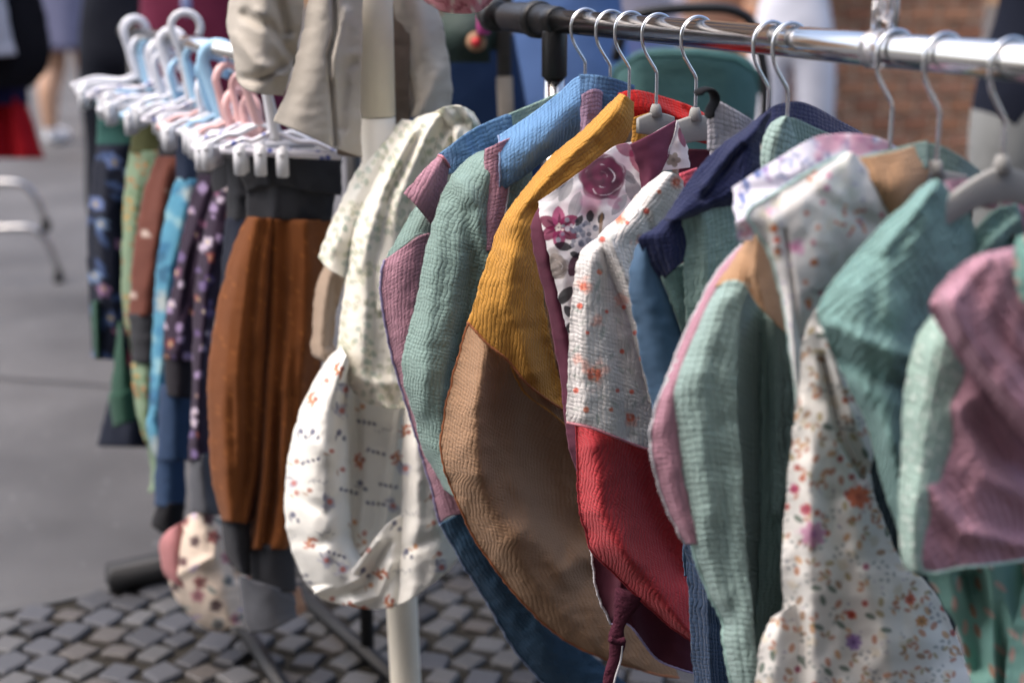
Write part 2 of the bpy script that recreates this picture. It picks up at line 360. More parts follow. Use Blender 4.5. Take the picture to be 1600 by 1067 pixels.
for i in range(-60, 60):
    for j in range(-60, 60):
        bow = .03 * math.sin(i * .21)
        x0, y0 = i * pit * 1.02 + (j % 2) * pit * .45 + random.uniform(-.004, .004), j * pit * .95 + bow + random.uniform(-.003, .003)
        u = x0 * math.cos(ang) - y0 * math.sin(ang); v = x0 * math.sin(ang) + y0 * math.cos(ang)
        if v < .03 or v > 1.35 or u < -1.3 or u > 2.2: continue
        cobbles.append((*ct_(u, v), random.choice(cms), ang + random.uniform(-.26, .26) + math.atan2(cdir[1], cdir[0])))
def screen(x, y):
    q = np.array([x, y, 0]) - EYE; z = cp * q[1] - sp_ * q[2]; return 800 + F * q[0] / z, 533.5 - F * (sp_ * q[1] + cp * q[2]) / z
def cobble_rank(c):
    X, Y = screen(c[0], c[1])
    inside = -40 < X < 1120 and Y < 1110
    return (0 if inside and (X < 480 or X > 560) else 1 if inside else 2, c[1])
cobbles.sort(key=cobble_rank)
for x, y, me, a in cobbles[:298]:
    o = bpy.data.objects.new('cobble', me); COL.objects.link(o); o.parent = base
    sc = random.uniform(.86, 1.07); o.matrix_world = Matrix.Translation((x, y, random.uniform(.0, .005))) @ Matrix.Rotation(a, 4, 'Z') @ Matrix.Diagonal((sc, random.uniform(.93, 1.06), 1, 1))
m = MB()
for x, y, me, a in cobbles[298:]:
    R = Matrix.Rotation(a, 3, 'Z'); m.add([tuple(Vector((x, y, .002)) + R @ v.co) for v in me.vertices], [tuple(p.vertices) for p in me.polygons])
tag(m.build('cobbles', cm[1], base), kind='stuff')
kerb_m = plain('kerb_granite', (.075, .074, .074), .7, bump=.002, scale=90)
m = MB(); v = [(*ct_(-3, -.012), .0), (*ct_(4, -.012), .0), (*ct_(4, .012), .0), (*ct_(-3, .012), .0)]
m.add(v + [(x, y, .010) for x, y, _ in v], [(4, 5, 6, 7), (0, 1, 5, 4), (2, 3, 7, 6)]); tag(m.build('pavement_edge', kerb_m, None, False), kind='structure')

# brick pillar of a shop front, far right
def brick_pillar():
    X0 = at(1186, 100, 6.0)[0]; X1 = at(1530, 100, 6.0)[0]; Y0, Y1 = 6.0, 6.9; Hh = 3.4
    t = thing('brick_pillar', 'red brown brick wall pillar with pale mortar behind the clothes rail', 'wall', ((X0 + X1) / 2, Y0, 0))
    mort = plain('mortar', (.72, .60, .46), .9, bump=.003, scale=60)
    m = MB(); m.box(((X0 + X1) / 2, (Y0 + Y1) / 2 + .006, Hh / 2), (X1 - X0 - .012, Y1 - Y0, Hh)); m.build('mortar_core', mort, t, False)
    bm_ = [plain('brick_%d' % i, c, .85, bump=.003, scale=70, var=.16) for i, c in enumerate(((.40, .20, .12), (.47, .245, .15), (.35, .17, .108), (.45, .25, .165), (.40, .21, .14)))]
    meshes = {}
    def bmesh_(w, d, mi):
        k = (round(w, 3), round(d, 3), mi)
        if k not in meshes:
            q = MB(); q.box((0, 0, 0), (w, d, .055), bev=.0025); me = bpy.data.meshes.new('brick'); me.from_pydata(q.v, [], q.f); me.materials.append(bm_[mi]); meshes[k] = me
        return meshes[k]
    rest = MB(); n = 0; items = []
    for r in range(int(Hh / .075)):
        z = .0375 + r * .075; x = X0 + (0 if r % 2 else -.062); k = r
        while x < X1 - .02:
            w = .115 if (k % 2 == 0) else .115; a, b_ = max(x, X0), min(x + w, X1)
            if b_ - a > .03: items.append(((a + b_) / 2, Y0 + .012, z, b_ - a, .05, 0))
            x += w + .019; k += 1
        y = Y0 + .05 + (0 if r % 2 else .06)
        while y < Y1 - .02:
            w = min(.215, Y1 - y); items.append((X0 + .012, y + w / 2, z, .05, w, 1)); y += .229
    items.sort(key=lambda q: (abs(q[2] - .82) > .36, q[5], abs(q[2] - .8)))
    for i, (x, y, z, w, d, side) in enumerate(items):
        if i < 290:
            o = bpy.data.objects.new('brick', bmesh_(w, d, random.randrange(5))); COL.objects.link(o); o.parent = t
            o.matrix_parent_inverse = Matrix.Translation(-t.location); o.location = (x, y - random.uniform(0, .004), z)
        else: rest.box((x, y, z), (w, d, .059))
    tag(rest.build('brickwork', bm_[0], t, False), kind='stuff')
brick_pillar()
def facade(name, label, Y, side, half, Hh, col, z0, pitch):
    t = bpy.data.objects.new(name, None); COL.objects.link(t); t.location = (0, Y, 0); t['kind'] = 'structure'; t['label'] = label
    wl_ = plain(name + '_wall', col, .9, bump=.003, scale=8, var=.2); gl = plain('facade_glass', (.05, .06, .07), .1); fr = plain('facade_frame', (.5, .48, .45), .6)
    m = MB(); m.box((0, Y + side * 2, Hh / 2), (half * 2, 4, Hh)); m.build('wall', wl_, t, False)
    me1 = me2 = None
    for k in range(int(Hh / 3)):
        for i in range(int(-half / pitch) + 1, int(half / pitch)):
            x = i * pitch; z = z0 + k * 3
            f = None
            m = MB(); m.box((x, Y - side * .01, z), (1.15, .06, 1.6)); f = m.build('window', fr, t, False)
            m = MB(); m.box((x, Y - side * .045, z), (1.0, .02, 1.45)); m.build('pane', gl, f, False)
facade('light_shaping_house', 'added grey plaster house front, unseen behind the viewer, to shape the light', -6, -1, 20, 10, (.22, .205, .185), 1.9, 3.2)  # added out of view behind the camera to hold back sky light
facade('brick_house', 'long brown brick house closing the street far ahead, mirrored in the chrome rail', 40, 1, 60, 14, (.52, .29, .15), 2.2, 6.5)

# ================================================================== PEOPLE (seen from the waist down, far out of focus)
def person(label, X, Y, face, top, bottom, shoe, skin=(.5, .29, .19), hair=(.05, .035, .025), height=1.7, stride=.06, hem=.52, bare=None, sleeve=.6, arm=.0, wide=1.0, up=True, trainers=False):
    """hem, sleeve: where trousers give way to the top (share of height), how much of the arm is covered. bare: below this height the legs are skin."""
    h = height; t = thing('person', label, 'person', (X, Y, 0), None)
    v, r, e = [], [], []
    def a(p, rad, par=None):
        v.append(p); r.append(rad); i = len(v) - 1
        if par is not None: e.append((par, i))
        return i
    k = wide
    pel = a((0, 0, .53 * h), .088 * h * k); wst = a((0, .005, .61 * h), .078 * h * k, pel); ch = a((0, .01, .72 * h), .092 * h * k, wst); nk = a((0, .01, .83 * h), .036 * h, ch); hd = a((0, -.015, .885 * h), .052 * h, nk); top_ = a((0, -.01, .945 * h), .056 * h, hd); a((0, 0, .985 * h), .03 * h, top_)
    a((0, -.06 * h, .9 * h), .012 * h, hd)
    for s in (-1, 1):
        hp = a((s * .052 * h * k, 0, .49 * h), .064 * h * k, pel); kn = a((s * .058 * h, s * stride * .5 - .012 * h, .28 * h), .047 * h, hp); cf = a((s * .06 * h, s * stride + .01 * h, .2 * h), .044 * h, kn)
        an = a((s * .062 * h, s * stride + .015 * h, .045 * h), .026 * h, cf); a((s * .066 * h, s * stride - .05 * h, .022 * h), .023 * h, an); a((s * .07 * h, s * stride - .1 * h, .018 * h), .017 * h, len(v) - 1)
        sh = a((s * .105 * h, .01, .79 * h), .036 * h, ch); el = a((s * .135 * h, .02 - arm * .1, .63 * h) if not up else (s * .14 * h, -.05, .67 * h), .026 * h, sh); wo = .19 * h if up else 0; uy = -.16 if up else 0
        wr = a((s * (.14 - .05 * arm) * h, uy - .03 - arm * .22, wo + (.5 + arm * .09) * h), .017 * h, el)
        pa = a((s * (.138 - .06 * arm) * h, uy * 1.3 - .045 - arm * .26, wo * 1.2 + (.462 + arm * .09) * h), .02 * h, wr)
        for q in range(4): a((s * (.13 - .06 * arm) * h + (q - 1.5) * .004, uy * 1.45 - .045 - arm * .28 - (q - 1.5) * .014, wo * 1.45 + (.412 + .004 * q + arm * .09) * h), .0062 * h, pa)
        a((s * (.12 - .06 * arm) * h, uy * 1.3 - .075 - arm * .27, wo * 1.25 + (.445 + arm * .09) * h), .007 * h, pa)
    me = bpy.data.meshes.new('tmp'); me.from_pydata(v, e, []); o = bpy.data.objects.new('body', me); COL.objects.link(o)
    md = o.modifiers.new('skin', 'SKIN'); md.use_smooth_shade = True
    for i, sv in enumerate(me.skin_vertices[0].data): sv.radius = (r[i], r[i] * (.72 if i < 3 else 1)); sv.use_root = i == 0
    o.modifiers.new('sub', 'SUBSURF').levels = 2
    bpy.context.view_layer.update(); ev = o.evaluated_get(bpy.context.evaluated_depsgraph_get()); nm = bpy.data.meshes.new_from_object(ev); o.modifiers.clear(); o.data = nm; bpy.data.meshes.remove(me)
    key = label[:24]
    ms = [plain(key + '_skin', skin, .5), plain(key + '_top', top, .85, bump=.004, scale=14), plain(key + '_bottom', bottom, .85, bump=.004, scale=14), plain(key + '_shoe', shoe, .6), plain(key + '_hair', hair, .6)]
    nm.materials.clear(); [nm.materials.append(x) for x in ms]
    for p in nm.polygons:
        c = p.center; z = c.z / h; armp = abs(c.x) > .112 * h and (not up or z > .58)
        if armp and z < .82: mi = 1 if z > .79 - .3 * sleeve else 0
        elif z > .93 or (z > .86 and c.y > .02): mi = 4
        elif z > .825: mi = 0
        elif z > hem: mi = 1
        elif z > .058: mi = 0 if (bare and z < bare) else 2
        else: mi = 3
        p.material_index = mi; p.use_smooth = True
    o.parent = t; t.rotation_euler = (0, 0, face)
    if trainers:
        for sx in (-1, 1):
            m = MB(); y0 = sx * stride; m.tube([(sx * .064 * h, y0 + .05, .05), (sx * .066 * h, y0 + .01, .055), (sx * .068 * h, y0 - .08, .05), (sx * .07 * h, y0 - .16, .04), (sx * .07 * h, y0 - .21, .032)], [.03, .05, .052, .045, .025], 14, squash=.95); q = m.build('shoe', ms[3], None); q.parent = t
    return t
def skirt(t, z0, z1, r0, r1, mat, name='skirt', ph=0):
    n = 40; V = []; Fc = []; rows = 10
    for i in range(rows + 1):
        u = i / rows; z = z0 + (z1 - z0) * u; r = r0 + (r1 - r0) * u ** .8
        for j in range(n):
            a = 2 * math.pi * j / n; rr = r * (1 + .06 * u * math.sin(7 * a + ph)); V.append((rr * math.cos(a), rr * .8 * math.sin(a), z))
    for i in range(rows):
        for j in range(n): Fc.append((i * n + j, (i + 1) * n + j, (i + 1) * n + (j + 1) % n, i * n + (j + 1) % n))
    o = mesh_obj(name, V, Fc, mat, None); o.parent = t; md = o.modifiers.new('s', 'SOLIDIFY'); md.thickness = .004; return o
px_x = lambda x, Y: float(at(x, 200, Y)[0])
NAVYC = (.012, .014, .022)
p = person('passer-by in a short blue grey dress with bare legs and white trainers', px_x(116, 9.3), 9.3, 2.9, (.2, .22, .36), (.2, .22, .36), (.9, .9, .92), (.55, .32, .2), bare=.45, stride=.09, wide=1.25, trainers=True)
skirt(p, 1.05, .60, .2, .25, plain('dress_bluegrey', (.15, .155, .24), .9, bump=.006, scale=30))
person('passer-by in pale blue jeans walking behind the blue grey dress', px_x(165, 10.6), 10.6, .4, (.25, .3, .42), (.19, .27, .45), (.75, .75, .77), bare=.3, stride=.14, trainers=True)
person('tall passer-by all in navy standing beyond the baby trousers', px_x(205, 5.2), 5.2, 3.0, NAVYC, NAVYC, (.02, .02, .02), stride=.03)
p = person('person in a maroon shirt behind the white clip hangers', px_x(335, 3.9), 3.9, 3.1, (.13, .018, .045), (.13, .018, .045), (.04, .03, .03), hem=.42, stride=.02, wide=1.25)
m = MB(); c = at(291, 8, 3.72); m.tube([c + (0, 0, .04), c, c + (.004, 0, -.03)], [.006, .014, .008], 8); q = m.build('pendant', plain('pendant', (.25, .3, .5), .3), None); q.parent = p; q.matrix_parent_inverse = p.matrix_basis.inverted()
person('person in dark blue jeans carrying a green bag beyond the leaf wrap', px_x(722, 2.62), 2.62, 3.2, (.22, .17, .14), (.016, .034, .085), (.03, .03, .04), hem=.60, stride=.05, wide=.72)
person('person in washed blue jeans standing behind the black rail joint', px_x(856, 3.25), 3.25, 3.0, (.16, .2, .33), (.14, .24, .50), (.2, .1, .06), hem=.66, stride=.02, wide=1.2)
person('person in violet blue jeans at the end of the teal pushchair', px_x(960, 4.4), 4.4, 3.4, (.5, .45, .5), (.24, .28, .52), (.3, .1, .06), hem=.55, stride=.05, wide=1.2)
person('person in white trousers and a dark top beside the pushchair', px_x(1232, 5.8), 5.8, 2.8, (.02, .025, .05), (.72, .73, .8), (.5, .4, .35), hem=.64, stride=.05, wide=.95)
p = person('person in a navy jacket and light grey trousers by the brick pillar', px_x(1655, 3.3), 3.3, 3.1, (.011, .014, .026), (.27, .28, .275), (.03, .03, .03), hem=.48, stride=.03, wide=1.2, sleeve=1)
person('person in a coral blouse and dark skirt far behind the rail', px_x(905, 7.2), 7.2, 3.1, (.6, .2, .2), (.05, .05, .1), (.03, .03, .03), hem=.62, wide=1.3)
p = person('person in a pale lilac dress beyond the pushchair handle', px_x(1020, 7.4), 7.4, 3.1, (.6, .57, .68), (.6, .57, .68), (.3, .2, .15), hem=.5, wide=1.3, bare=.4)
skirt(p, 1.02, .5, .18, .3, plain('dress_lilac', (.6, .57, .68), .9))
person('person in tan trousers close to the brick pillar corner', px_x(1130, 6.6), 6.6, 3.1, (.3, .16, .12), (.25, .15, .11), (.03, .03, .03), hem=.6, wide=1.3)

# green shoulder bag, grey strap
t = thing('shoulder_bag', 'dark green shoulder bag with pink tassel and red flower charm', 'bag', at(732, 60, 2.45))
bagm = plain('bag_green', (.035, .06, .05), .7, bump=.003, scale=30); c = at(730, 52, 2.42)
m = MB(); m.box(c, (.115, .07, .095), bev=.02); m.build('body', bagm, t)
m = MB(); a_, b_ = at(786, -60, 2.4), at(788, 120, 2.4); m.tube([at(750, -260, 2.4), a_, b_], .012, 8, squash=.3); m.build('strap', plain('strap_grey', (.1, .095, .09), .9, bump=.002, scale=200), t)
m = MB(); m.tube([b_, at(792, 200, 2.4), at(796, 270, 2.4)], .0135, 8, squash=.3); m.build('strap_end', plain('strap_beige', (.2, .175, .145), .9), t)
m = MB(); m.tube([at(752, 5, 2.36), at(754, 30, 2.36), at(755, 54, 2.36)], [.004, .009, .011], 8); m.build('tassel', plain('tassel_pink', (.55, .09, .3), .8), t)
m = MB(); c = at(744, 66, 2.365); m.tube([c + (0, .004, 0), c - (0, .004, 0)], [.017, .015], 14); q = m.build('flower_charm', plain('charm_tan', (.36, .2, .11), .7), t)
m = MB(); m.tube([c + (0, -.003, 0), c - (0, .010, 0)], [.009, .005], 10); m.build('flower', plain('charm_red', (.6, .03, .04), .6), t)

# pushchair
t = thing('pushchair', 'teal pushchair with black push bar behind the chrome rail', 'pushchair', (px_x(1080, 3.0), 3.0, 0))
teal = plain('pushchair_teal', (.085, .2, .195), .75, bump=.002, scale=120, var=.05); blk = plain('black_plastic', (.012, .012, .013), .45)
def hood():
    V = []; nu, nv = 28, 16
    for i in range(nv + 1):
        for j in range(nu + 1):
            a = math.pi * j / nu; b = (i / nv) * .5 * math.pi
            V.append((-.165 * math.cos(a) * (abs(math.cos(a)) ** -.35 if abs(math.cos(a)) > 1e-3 else 1), -.12 * math.cos(b) * 1.0, .02 + (.10 * (math.sin(a) ** .45)) * (.7 + .3 * math.sin(b)) - .13 * (1 - i / nv)))
    Fc = [(i * (nu + 1) + j, i * (nu + 1) + j + 1, (i + 1) * (nu + 1) + j + 1, (i + 1) * (nu + 1) + j) for i in range(nv) for j in range(nu)]
    return V, Fc
cx = px_x(1065, 3.0); zc = float(at(1065, 120, 3.0)[2])
L_ = [(955, 135), (962, 175), (985, 250)]; R_ = [(1188, 130), (1182, 185), (1165, 260)]
panel(t, 'seat_shell', yplane(2.95), L_, R_, T=[(955, 135), (975, 98), (1010, 78), (1090, 76), (1150, 84), (1178, 100), (1188, 130)], B=[(985, 250), (1165, 260)], mat=teal, prof=(-.08, -.015, .0, .0, -.015, -.08), wrinkle=.001, thick=.012)
m = MB(); m.tube(unproj(np.array([(950, 150), (962, 108), (1000, 86), (1090, 84), (1150, 92), (1182, 112), (1192, 150)]), *yplane(2.93)), .006, 8); m.build('shell_rim', plain('rim_teal', (.05, .16, .15), .6), t)
m = MB(); m.tube(unproj(catmull([(962, 96), (970, 60), (988, 28), (1030, 17), (1090, 13), (1140, 15), (1172, 32), (1186, 70), (1196, 140), (1190, 260)], 30), *yplane(2.85)), .0105, 10); m.build('push_bar', blk, t)
for sx in (-.13, .13):
    m = MB(); m.tube([(cx + sx, 3.0, zc - .08), (cx + sx * 1.2, 3.05, .45), (cx + sx * 1.5, 2.85, .13)], .011, 8); m.tube([(cx + sx * 1.2, 3.05, .45), (cx + sx * 1.5, 3.4, .13)], .011, 8); m.build('leg', blk, t)
    for yy in (2.85, 3.4):
        m = MB(); m.tube([(cx + sx * 1.6 - .02, yy, .11), (cx + sx * 1.6 + .02, yy, .11)], .11, 24); m.build('wheel', plain('tyre', (.02, .02, .02), .9), t)
m = MB(); m.box((cx, 3.15, .38), (.3, .4, .1), bev=.03); m.build('basket', plain('basket', (.02, .02, .022), .9), t)

# clothes stand far left: chrome feet with castors, dark jacket, red skirt, pale sleeve
chrome = plain('chrome', (.56, .55, .54), .15, 1., var=.01); Yf = 5.0
g1, g2 = ground(92, 440), ground(-120, 300)
t = thing('castor_stand', 'chrome clothes stand on black castors at the edge of the street', 'clothes stand', (g1[0] - .2, g1[1], 0))
for (pts) in ([(-60, 287), (20, 286), (45, 296), (60, 318), (72, 350)], [(-80, 362), (30, 356), (62, 364), (80, 392), (92, 425)]):
    m = MB(); m.tube(unproj(catmull(pts, 16), *yplane(g1[1])), .0125, 10); m.build('foot', chrome, t)
for (x, y) in ((72, 352), (92, 434)):
    c = at(x, y, g1[1]); m = MB(); m.tube([c + (-.012, 0, 0), c + (.012, 0, 0)], .026, 14); m.build('castor', plain('castor', (.015, .015, .015), .6), t)
xx = at(-30, 287, g1[1]); m = MB(); m.tube([xx, (xx[0], xx[1], 1.72)], .0125, 10); m.build('upright', chrome, t)
m = MB(); m.tube([(xx[0] - .8, xx[1], 1.70), (xx[0] + .45, xx[1], 1.70)], .0125, 10); m.build('rail', chrome, t)
def far_garment(name, label, cat, pts_l, pts_r, Y, mat, prof=(-.06, 0, .02, 0, -.06), folds=()):
    o = panel(None, name, yplane(Y), pts_l, pts_r, mat=mat, prof=prof, folds=folds, wrinkle=.01, step=6, thick=.006); return tag(o, label, cat)
far_garment('red_skirt', 'bright red skirt hanging below the dark jacket at the street edge', 'skirt', [(-70, 140), (-80, 200), (-90, 248)], [(36, 140), (52, 190), (70, 248)], 4.75, plain('cloth_red', (.33, .006, .012), .85), prof=(-.06, .02, -.02, .03, -.01, .02, -.06))
far_garment('navy_band_skirt', 'dark navy blouse showing between black jacket and red skirt', 'blouse', [(-80, 90), (-75, 168)], [(44, 90), (44, 163)], 4.72, plain('cloth_darkblue', (.012, .012, .05), .85))
far_garment('dark_jacket', 'black jacket hanging above the red skirt at the street edge', 'jacket', [(-90, -160), (-90, 60), (-80, 140)], [(30, -160), (66, 0), (78, 60), (76, 105), (50, 138)], 4.68, plain('cloth_black', (.007, .007, .01), .85))
far_garment('pale_sleeve_shirt', 'pale grey shirt half seen in front of the black jacket', 'shirt', [(-80, -200), (-75, 95)], [(-10, -200), (10, 0), (26, 86)], 4.6, plain('cloth_pale', (.5, .5, .54), .85))

# ================================================================== RACK OF BABY TROUSERS (left)
YF, YB = 1.93, 2.62                                     # nearest and farthest hanger
ra, rb = at(424, 92, YF), at(212, 56, YB); rb[2] = ra[2]; rdir = (ra - rb) / np.linalg.norm(ra - rb)
t = thing('trouser_rack', 'rack of black metal and chrome carrying the clip hangers with baby trousers', 'clothes rack', ((ra[0] + rb[0]) / 2, (ra[1] + rb[1]) / 2, 0))
black_metal = plain('black_metal', (.010, .010, .011), .6)
m = MB(); m.tube([rb - rdir * .05, ra + rdir * .04], .012, 14); m.build('rail', chrome, t)
m = MB(); m.tube([rb - rdir * .075, rb - rdir * .045], .017, 14); m.build('end_cap', black_metal, t)
for q in (rb - rdir * .03,):
    f = np.array([q[0], q[1], 0]); m = MB(); m.tube([(q[0], q[1], q[2]), (q[0], q[1], .05)], .013, 12); m.build('upright', black_metal, t)
f0 = ground(575, 1040); m = MB(); m.tube([(f0[0], f0[1], ra[2]), (f0[0], f0[1], .03)], .0115, 12); m.build('upright', black_metal, t)
m = MB(); m.tube([ra + rdir * .03, (f0[0], f0[1], ra[2])], .0115, 12); m.build('cross_bar', black_metal, t)
def flatbar(p, q, w, h, name='base_bar'):
    p = np.array([p[0], p[1], h / 2 + .018]); q = np.array([q[0], q[1], h / 2 + .018]); d = q - p; L_ = np.linalg.norm(d); m = MB()
    m.box((p + q) / 2, (L_, w, h), Matrix.Rotation(math.atan2(d[1], d[0]), 3, 'Z'), .004); m.build(name, black_metal, t)
flatbar(ground(172, 935), ground(470, 868), .05, .045); flatbar(ground(455, 935), ground(640, 1105), .022, .022); flatbar(ground(370, 985), ground(468, 1140), .022, .022)

def ctr_mat(name, col, kind='jersey', **k): return fabric(name, col, kind, **k)
white_pl = plain('hanger_white', (.78, .79, .84), .28, var=.02); blue_pl = plain('hanger_blue', (.36, .60, .80), .28, var=.02); pink_pl = plain('hanger_pink', (.80, .50, .48), .28, var=.02); clear_pl = plain('hanger_clear', (.72, .73, .76), .2, var=.02)
def print_hanger_mat():
    if 'hanger_print' in MATS: return MATS['hanger_print']
    m, nt, b, N = new_mat('hanger_print'); tc = N('ShaderNodeTexCoord'); vo = N('ShaderNodeTexVoronoi'); vo.inputs['Scale'].default_value = 70; nt.links.new(tc.outputs['Object'], vo.inputs['Vector'])
    r = N('ShaderNodeValToRGB'); r.color_ramp.interpolation = 'CONSTANT'; r.color_ramp.elements[0].color = (.1, .13, .4, 1); r.color_ramp.elements[1].position = .28; r.color_ramp.elements[1].color = (.78, .76, .82, 1)
    nt.links.new(vo.outputs['Distance'], r.inputs[0]); nt.links.new(r.outputs[0], b.inputs['Base Color']); b.inputs['Roughness'].default_value = .3; MATS['hanger_print'] = m; return m
def clip_hanger(label, x0, y0, x1, y1, Y, bar, hook, clips=(.12, .88), thick=.007, yaw=0., lean=0., r_=.021, rise=0.):
    """bar from (x0,y0) to (x1,y1); the hook rides on the rack's rail, turned by yaw and tilted by lean"""
    p, q = at(x0, y0, Y), at(x1, y1, Y); mid = (p + q) / 2
    tt = (Y - rb[1]) / (ra[1] - rb[1]); rp = rb + (ra - rb) * tt
    h = thing('clip_hanger', label, 'hanger', mid, 'plastic clip hangers of the trouser rack')
    m = MB(); m.tube([p, mid, q], [.0058, .0066, .0058], 10); m.build('bar', bar, h)
    top = np.array([rp[0], rp[1], rp[2] + rise]); X = np.array([math.cos(yaw), math.sin(yaw), 0]); n0 = np.array([top[0] + lean, mid[1], mid[2] + .016])
    A_ = lambda f, dz: p + (q - p) * f + (0, 0, dz)
    m = MB(); m.tube(catmull([A_(.04, .004), A_(.2, .016), n0 + (-.03, 0, .0), n0 + (0, 0, .012), n0 + (.03, 0, .0), A_(.8, .016), A_(.96, .004)], 30), .0062, 8, squash=.6); m.build('shoulder', hook if thick > .009 else bar, h)
    pts = [n0, n0 + (-lean * .2, 0, .012), top + X * r_ * -.35 + (lean * .3, 0, -.055 + r_ * .3)]
    for a in np.linspace(math.radians(200), math.radians(-35), 12): pts.append(top + (0, 0, .004) + X * r_ * math.cos(a) + np.array([0, 0, r_ * math.sin(a)]))
    m = MB(); m.tube(catmull(pts, 40), [thick * (1.35 - .35 * min(1, i / 14)) for i in range(40)], 10, squash=.8); m.build('hook', hook, h)
    for c in clips:
        b_ = p + (q - p) * c; m = MB(); m.box(b_ + (0, -.012, -.012), (.017, .006, .04), bev=.002); m.box(b_ + (0, .011, -.012), (.017, .006, .04), bev=.002)
        m.tube([b_ + (0, -.016, -.001), b_ + (0, .014, -.001)], .004, 8); m.build('clip', clear_pl, h)
HP = print_hanger_mat()
clip_hanger('white clip hanger farthest back, above the navy flowered trousers with teal waistband', 112, 134, 300, 142, 2.62, white_pl, white_pl, yaw=.5, r_=.021, thick=.008)
clip_hanger('pale blue clip hanger second from the back end of the trouser rack', 152, 158, 330, 160, 2.54, blue_pl, blue_pl, clips=(.06, .9), yaw=-.7, rise=-.035)
clip_hanger('white clip hanger third from the back, behind the blue bar above the green trousers', 152, 172, 345, 170, 2.47, white_pl, white_pl, clips=(.3, .8), yaw=1.1, rise=-.03)
clip_hanger('blue clip hanger with pale clips above the green leaf trousers', 188, 181, 352, 176, 2.39, blue_pl, white_pl, clips=(.1, .8), yaw=-.3, r_=.022, thick=.009, rise=-.012)
clip_hanger('clear white hanger whose hook stands up highest against the maroon shirt', 217, 176, 372, 184, 2.31, white_pl, clear_pl, clips=(.2, .7), yaw=.15, r_=.023, rise=.02, thick=.006)
clip_hanger('pink clip hanger above the brown trousers', 246, 199, 410, 196, 2.22, pink_pl, white_pl, clips=(.1, .85), yaw=1.2, rise=-.07)
clip_hanger('white clip hanger between the two pink ones above the sky blue trousers', 278, 206, 425, 208, 2.15, white_pl, blue_pl, yaw=-.2, r_=.026, thick=.010, rise=-.024)
clip_hanger('pale pink clip hanger above the first plum trousers', 300, 216, 440, 214, 2.08, pink_pl, pink_pl, clips=(.08, .6), yaw=.9, rise=-.08)
clip_hanger('white printed clip hanger above the second plum trousers', 300, 232, 455, 222, 2.02, HP, pink_pl, clips=(.1, .7), yaw=-.9, rise=-.085)
clip_hanger('nearest white clip hanger with three clear clips gripping a charcoal waistband', 344, 234, 534, 244, 1.93, HP, white_pl, clips=(.17, .34, .52))

for i, (x, y, w, Y) in enumerate(((118, 143, 170, 2.58), (135, 150, 180, 2.5), (170, 166, 190, 2.43), (205, 170, 170, 2.35), (222, 188, 170, 2.27), (262, 203, 150, 2.185), (292, 213, 150, 2.115), (306, 226, 150, 2.05), (322, 230, 170, 1.985))):
    clip_hanger('slim white clip hanger squeezed among the thicker ones on the trouser rack', x, y, x + w, y + (-6, 4, 2, -4)[i % 4], Y, (white_pl, HP, white_pl)[i % 3], (white_pl, blue_pl, pink_pl)[(i // 3) % 3], clips=((.08, .7), (.2, .85), (.02, .5))[i % 3], yaw=(.8, -.6, .3)[i % 3], rise=-.03 - .008 * (i % 4), thick=.006)
TG = 'baby trousers on the rack'
def trousers(label, Y, bits, group=TG):
    x0 = bits[0][1][0]; t = thing('baby_trousers', label, 'trousers', at(x0[0] + 40, x0[1], Y), group)
    for b in bits:
        kw = dict(b[4]) if len(b) > 4 else {}
        kw.setdefault('prof', (-.03, .0, .012, .004, -.012)); kw.setdefault('wrinkle', .005); kw.setdefault('step', 5)
        if b[0] == 'leg':
            l_, r_ = catmull(b[1], 7), catmull(b[2], 7); fr = np.random.default_rng(len(label) + int(Y * 1000)); ex = []
            for f_ in (.22, .47, .72):
                f_ += fr.uniform(-.08, .08); pl_ = l_ * (1 - f_) + r_ * f_ + fr.uniform(-2.5, 2.5, (7, 2)); a_, b_ = sorted(fr.choice(8, 2, replace=False)); 
                ex += [(pl_[:fr.integers(4, 8)], fr.uniform(7, 12), fr.uniform(.006, .012), 0, 1), (pl_[fr.integers(0, 4):] + (10, 0), 7, -.008, 0, 1)]
            kw['folds'] = list(kw.get('folds', ())) + ex
        off = kw.pop('off', 0); lab = kw.pop('label', None)
        panel(t, b[0], yplane(Y), b[1], b[2], mat=b[3], off=off, label=lab, **kw)
    return t
def scatter_print(base, box, pitch, pal, r0, r1, seed, leafs=(), soft=2.5):
    P = Print(base, seed)
    for x, y, a, k in P.scatter(box, pitch):
        c = pal[k % len(pal)]
        if leafs and k % 2: P.leaf(x, y, r1 * 1.3, r1 * .4, a, leafs[k % len(leafs)], .8)
        else: P.flower(x, y, P.r.uniform(r0, r1), 5, c, '#c8b060', .85)
    return P
PR = {k: fabric('jersey_print', None, 'jersey') for k in 'a'}['a']
char = fabric('charcoal', (.030, .031, .036), 'jersey'); navy_j = fabric('navy_jersey', (.010, .014, .028), 'jersey'); black_j = fabric('black_jersey', (.006, .006, .008), 'jersey')
teal_j = fabric('teal_jersey', (.035, .115, .10), 'jersey'); olive_j = fabric('olive_jersey', (.085, .09, .035), 'jersey'); gteal = fabric('green_rib', (.025, .075, .05), 'jersey'); rust_j = fabric('rust_cord', (.27, .10, .022), 'linen')
brown_j = fabric('brown_jersey', (.14, .05, .035), 'jersey'); blue_rib = fabric('blue_rib', (.02, .045, .10), 'jersey'); purple_rib = fabric('plum_rib', (.012, .010, .015), 'jersey'); sky_rib = fabric('sky_rib', (.16, .36, .46), 'jersey'); grey_rib = fabric('grey_rib', (.085, .088, .10), 'jersey')
pA = scatter_print('#181d2c', (120, 180, 300, 720), 34, ('#7f98bd', '#a27ba0', '#5a6c98', '#b98098', '#6d80b0'), 8, 14, 3, ('#35605c', '#41557d'))
